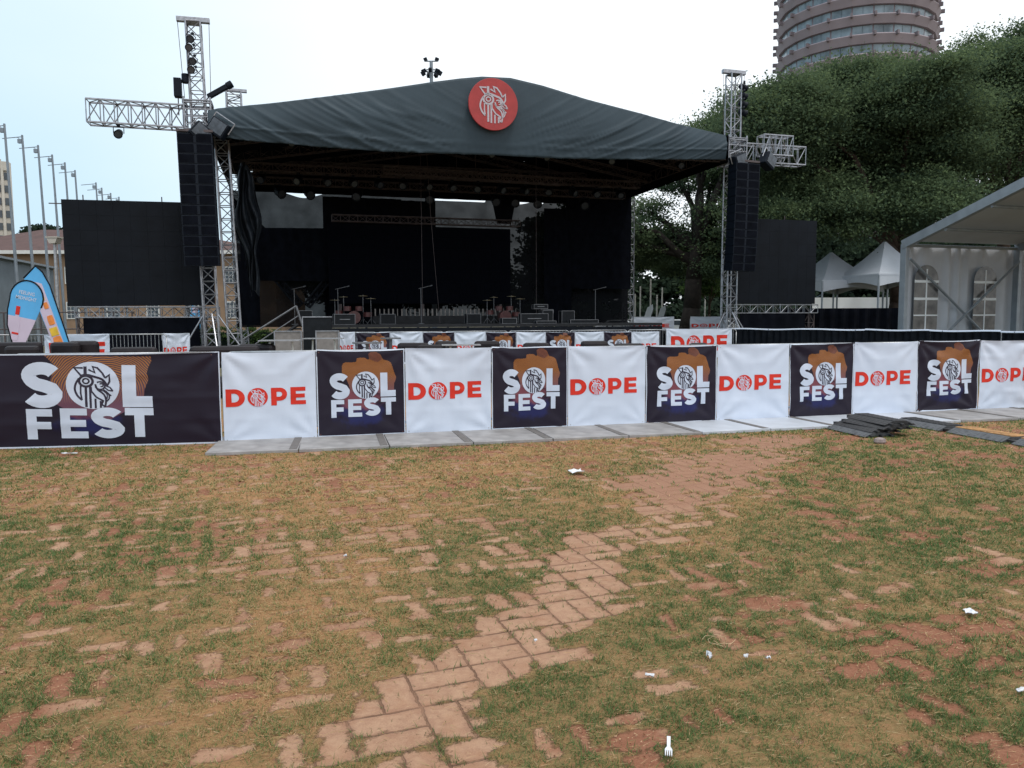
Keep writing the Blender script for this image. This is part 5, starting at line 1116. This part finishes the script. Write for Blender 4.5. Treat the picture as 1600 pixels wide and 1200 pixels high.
for j in range(14, 21):
    for k in front_k:
        if cnt >= 98: break
        cnt += 1; z = j*FH+1.78; a0, a1 = 2*math.pi*k/NS, 2*math.pi*(k+1)/NS; r = RR-.55; mb = MB(); P_ = []
        for s0, s1 in ((.04,.49),(.51,.96)):
            c = []
            for s in (s0, s1):
                x = (math.cos(a0)*(1-s)+math.cos(a1)*s)*r; y = (math.sin(a0)*(1-s)+math.sin(a1)*s)*r; c.append((x, y))
            mb.add([(c[0][0],c[0][1],z), (c[1][0],c[1][1],z), (c[1][0]*1.005,c[1][1]*1.005,z+1.85), (c[0][0]*1.005,c[0][1]*1.005,z+1.85)], [(0,1,2,3)])
        mb.build('window', M['tower_glass'], t)
# ------------------------------------------------------------------ marquee
t = thing('marquee', 'large white marquee with grey frame and arched windows at the right', 'tent', (14.2, 28.0, 0), math.atan2(1.2, 3.6))
# local x along the side wall, local -y toward the gable ridge
span = 10.; slope = math.tan(R_(17.5)); eave = 4.13; ridge = eave+span/2*slope
for k in range(3):
    x = k*5.5
    for y in (0, -span):
        mb = MB(); mb.box((x,y,eave/2), (.16,.26,eave)); mb.build('post', 'tent_metal', t, bevel=.01)
    for s in (0, 1):
        y0_, y1_ = (0, -span/2) if s == 0 else (-span, -span/2); ln = math.hypot(span/2, ridge-eave)
        mb = MB(); mb.box((x-.0, (y0_+y1_)/2, (eave+ridge)/2), (.20, ln+.12, .30), rx=math.atan2(ridge-eave, y1_-y0_) if s else math.atan2(-(ridge-eave), abs(y1_-y0_))); mb.build('rafter', 'tent_metal', t)
for y, z in ((0,eave-.02),(-1.7,eave+1.7*slope-.18),(-3.4,eave+3.4*slope-.18),(-5,ridge-.2),(-6.6,eave+3.4*slope-.18),(-8.3,eave+1.7*slope-.18),(-10,eave-.02)):
    mb = MB(); mb.tube((0,y,z-.02), (11,y,z-.02), .055, 8); mb.build('purlin', 'tent_metal', t)
mb = MB(); nr = 14
for s in (0, 1):
    mb.grid([[(x, (-(span/2)*q if s == 0 else -span+(span/2)*q), eave+.13+(ridge-eave)*q-.05*math.sin(math.pi*((x % 5.5)/5.5))*math.sin(math.pi*q)) for x in np.linspace(0, 11, 23)] for q in np.linspace(0, 1, nr)])
    mb.grid([[(x, (-(span/2)*q if s == 0 else -span+(span/2)*q), eave+.11+(ridge-eave)*q-.05*math.sin(math.pi*((x % 5.5)/5.5))*math.sin(math.pi*q)) for x in np.linspace(0, 11, 23)][::-1] for q in np.linspace(0, 1, nr)])
mb.build('roof_cover', 'tent_white', t, smooth=True)
mb = MB(); xs_ = np.linspace(.1, 11, 150)
mb.grid([[(x, .10+(.05*math.sin(x*9+2*math.sin(x*2.1))+.07*math.exp(-((x-2.75)/.8)**2)*math.sin(x*14)), z) for x in xs_] for z in (.02, 1.4, 2.8, eave-.05)]); mb.build('side_wall', 'tent_white', t, smooth=True)
for k, x in enumerate((1.0, 3.85, 6.6, 9.3)):
    w_ = 1.12; z0, z1 = .95, 2.75; fr = None
    mb = MB(); mb.prism([(x-w_/2,z0),(x+w_/2,z0)]+[(x+w_/2*math.cos(R_(a)), z1+.1+.55*math.sin(R_(a))) for a in range(0, 181, 15)], -.055, -.045); wd = mb.build('arched_window', 'tent_window', t)
    mb = MB(); mb.box((x,-.062,(z0+z1)/2+.25), (.05,.02,z1-z0+.5))
    for z in (z0+.02, z0+.62, z0+1.22, z1+.05): mb.box((x,-.064,z), (w_,.02,.09 if z > z0+1.1 else .05))
    mb.build('window_bars', 'tent_bright', wd)
for (xa, za, xb, zb_) in ((.1,3.6,4.4,.4),(5.4,3.6,1.2,.4)):
    mb = MB(); mb.tube((xa,-.16,za), (xb,-.16 if xa < 1 else -.22,zb_), .045, 6); mb.build('cross_brace', 'tent_metal', t)
# pagoda tents
def pagoda(x, y, w_, peak, eave_, label, rz=.1):
    t = thing('pagoda_tent', label, 'tent', (x, y, 0), rz, 'white pagoda tents'); mb = MB(); P_ = []
    for k in range(13):
        q = k/12; r = (w_/2)*(1-q)+.05; z = eave_+(peak-eave_)*(q**1.35); P_.append((r, z))
    rows = []
    for r, z in P_: rows.append([(r*a, r*b, z) for a, b in ((-1,-1),(0,-1.0),(1,-1),(1,0),(1,1),(0,1),(-1,1),(-1,0),(-1,-1))])
    mb.grid(rows); mb.build('roof', 'tent_white', t)
    mb = MB()
    for (a, b), (c, d) in zip(((-1,-1),(1,-1),(1,1),(-1,1)), ((1,-1),(1,1),(-1,1),(-1,-1))):
        rowt = []; rowb = []
        for s in np.linspace(0, 1, 13):
            px_, py_ = (a+(c-a)*s)*w_/2*1.02, (b+(d-b)*s)*w_/2*1.02; rowt.append((px_, py_, eave_+.06)); rowb.append((px_, py_, eave_-.55+.25*math.sin(math.pi*s)))
        mb.grid([rowb, rowt])
    mb.build('valance', 'tent_white', t)
    for a in (-1, 1):
        for b in (-1, 1): mb = MB(); mb.tube((a*w_/2,b*w_/2,0), (a*w_/2,b*w_/2,eave_), .05, 6); mb.build('post', 'tent_metal', t)
pagoda(18.75, 39, 3.3, 5.3, 3.55, 'white pagoda tent with a sharp peak left of the marquee', .25); pagoda(16.9, 41, 3.6, 4.95, 3.35, 'white pagoda tent half hidden behind the right led screen', .25)
for i, (px, py) in enumerate(((1345, 430), (1375, 428))):
    pass
mb = MB(); mb.grid([[(x, .05*math.sin(x*3), z) for x in np.linspace(0, 8.6, 50)] for z in (0.02, 2.95)]); o = mb.build('tent_wall', 'tent_bright', None, (G(1268, 54), 54, 0), .05); tag(o, 'bright white tent wall glowing behind the pagoda tents', 'tent wall')
mb = MB(); mb.grid([[(x, .1*math.sin(x*12), z) for x in np.linspace(0, 9, 90)] for z in (0.02, 1.95)]); o = mb.build('dark_screen_fence', 'black', None, (G(1215, 36), 36, 0), .0); tag(o, 'black cloth fence in front of the pagoda tents', 'fence')
# far things under the trees
def car(px, Y, label, s=1.):
    t = thing('parked_car', label, 'car', (G(px, Y), Y, 0), random.uniform(-.3,.3), 'cars parked under the trees'); prof = [(-2.1,.35),(-2.15,.75),(-1.9,.95),(-1.35,1.0),(-.8,1.45),(.7,1.48),(1.5,1.0),(2.0,.9),(2.15,.6),(2.1,.35)]
    mb = MB(); mb.prism(prof, -.85, .85); mb.build('body', 'car_white', t, bevel=.06); mb = MB(); mb.prism([(-1.15,1.02),(-.75,1.38),(.65,1.40),(1.2,1.02)], -.862, .862); mb.build('side_windows', 'glass_dark', t)
    q = Matrix.Rotation(math.pi/2, 3, 'X').to_quaternion()
    for x in (-1.35, 1.35):
        for y in (-.8, .8): mb = MB(); mb.lathe([(0,-.1),(.33,-.1),(.33,.1),(0,.1)], (x,y,.33), 16, q=q); mb.build('wheel', 'tyre', t)
car(1050, 66, 'white car parked left of the big dark trunk'); car(1118, 64, 'white car parked right of the big dark trunk'); car(965, 68, 'pale car seen past the right end of the stage')
for i, px in enumerate((992, 1000, 1016, 1026, 1034, 1083, 1086, 1101)):
    t = thing('white_post', 'thin white post under the trees, %s from the left' % ORD[i], 'post', (G(px, 58+i*.7), 58+i*.7, 0), 0, 'thin white posts under the trees'); mb = MB(); mb.tube((0,0,0), (0,0,3.4+.6*(i % 3)+(1.8 if px in (1083, 1086) else 0)), .06, 6); mb.lathe([(.06,0),(.12,0),(.12,.1),(.06,.12)], n=8); mb.build('pole', 'win_white', t)
def small_flag(px, Y, label, h_=2.6):
    t = thing('feather_flag', label, 'flag', (G(px, Y), Y, 0), 0, 'white feather flags under the trees', tilt=.2); mb = MB(); mb.prism([(-.3,.6),(.05,.6),(.35,2.2),(.2,h_),(-.1,h_-.3)], -.01, .01); mb.build('cloth', 'car_white', t); mb = MB(); mb.tube((.08,0,0), (.36,0,h_), .025, 5); mb.build('pole', 'black_sheen', t)
small_flag(1003, 52, 'white feather flag just right of the rear right tower'); small_flag(1024, 56, 'blue-white feather flag left of the parked car')
for px, w_, lb in ((1020, 2.6, 'dim DOPE banner on the far fence left of the trunk'), (1107, 2.2, 'dim DOPE banner on the far fence right of the trunk')):
    Y = 47; banner('dope', 1.13, 1.10, (G(px, Y)-w_/2, Y), (G(px, Y)+w_/2, Y), .55, px, lb, 'banners on the far fence', amp=.01)
    place_barrier(G(px, Y)-w_/2, Y+.08, 0, 'far crowd barrier carrying the '+lb.replace(' on the far fence', ''), 'far barriers', .5)
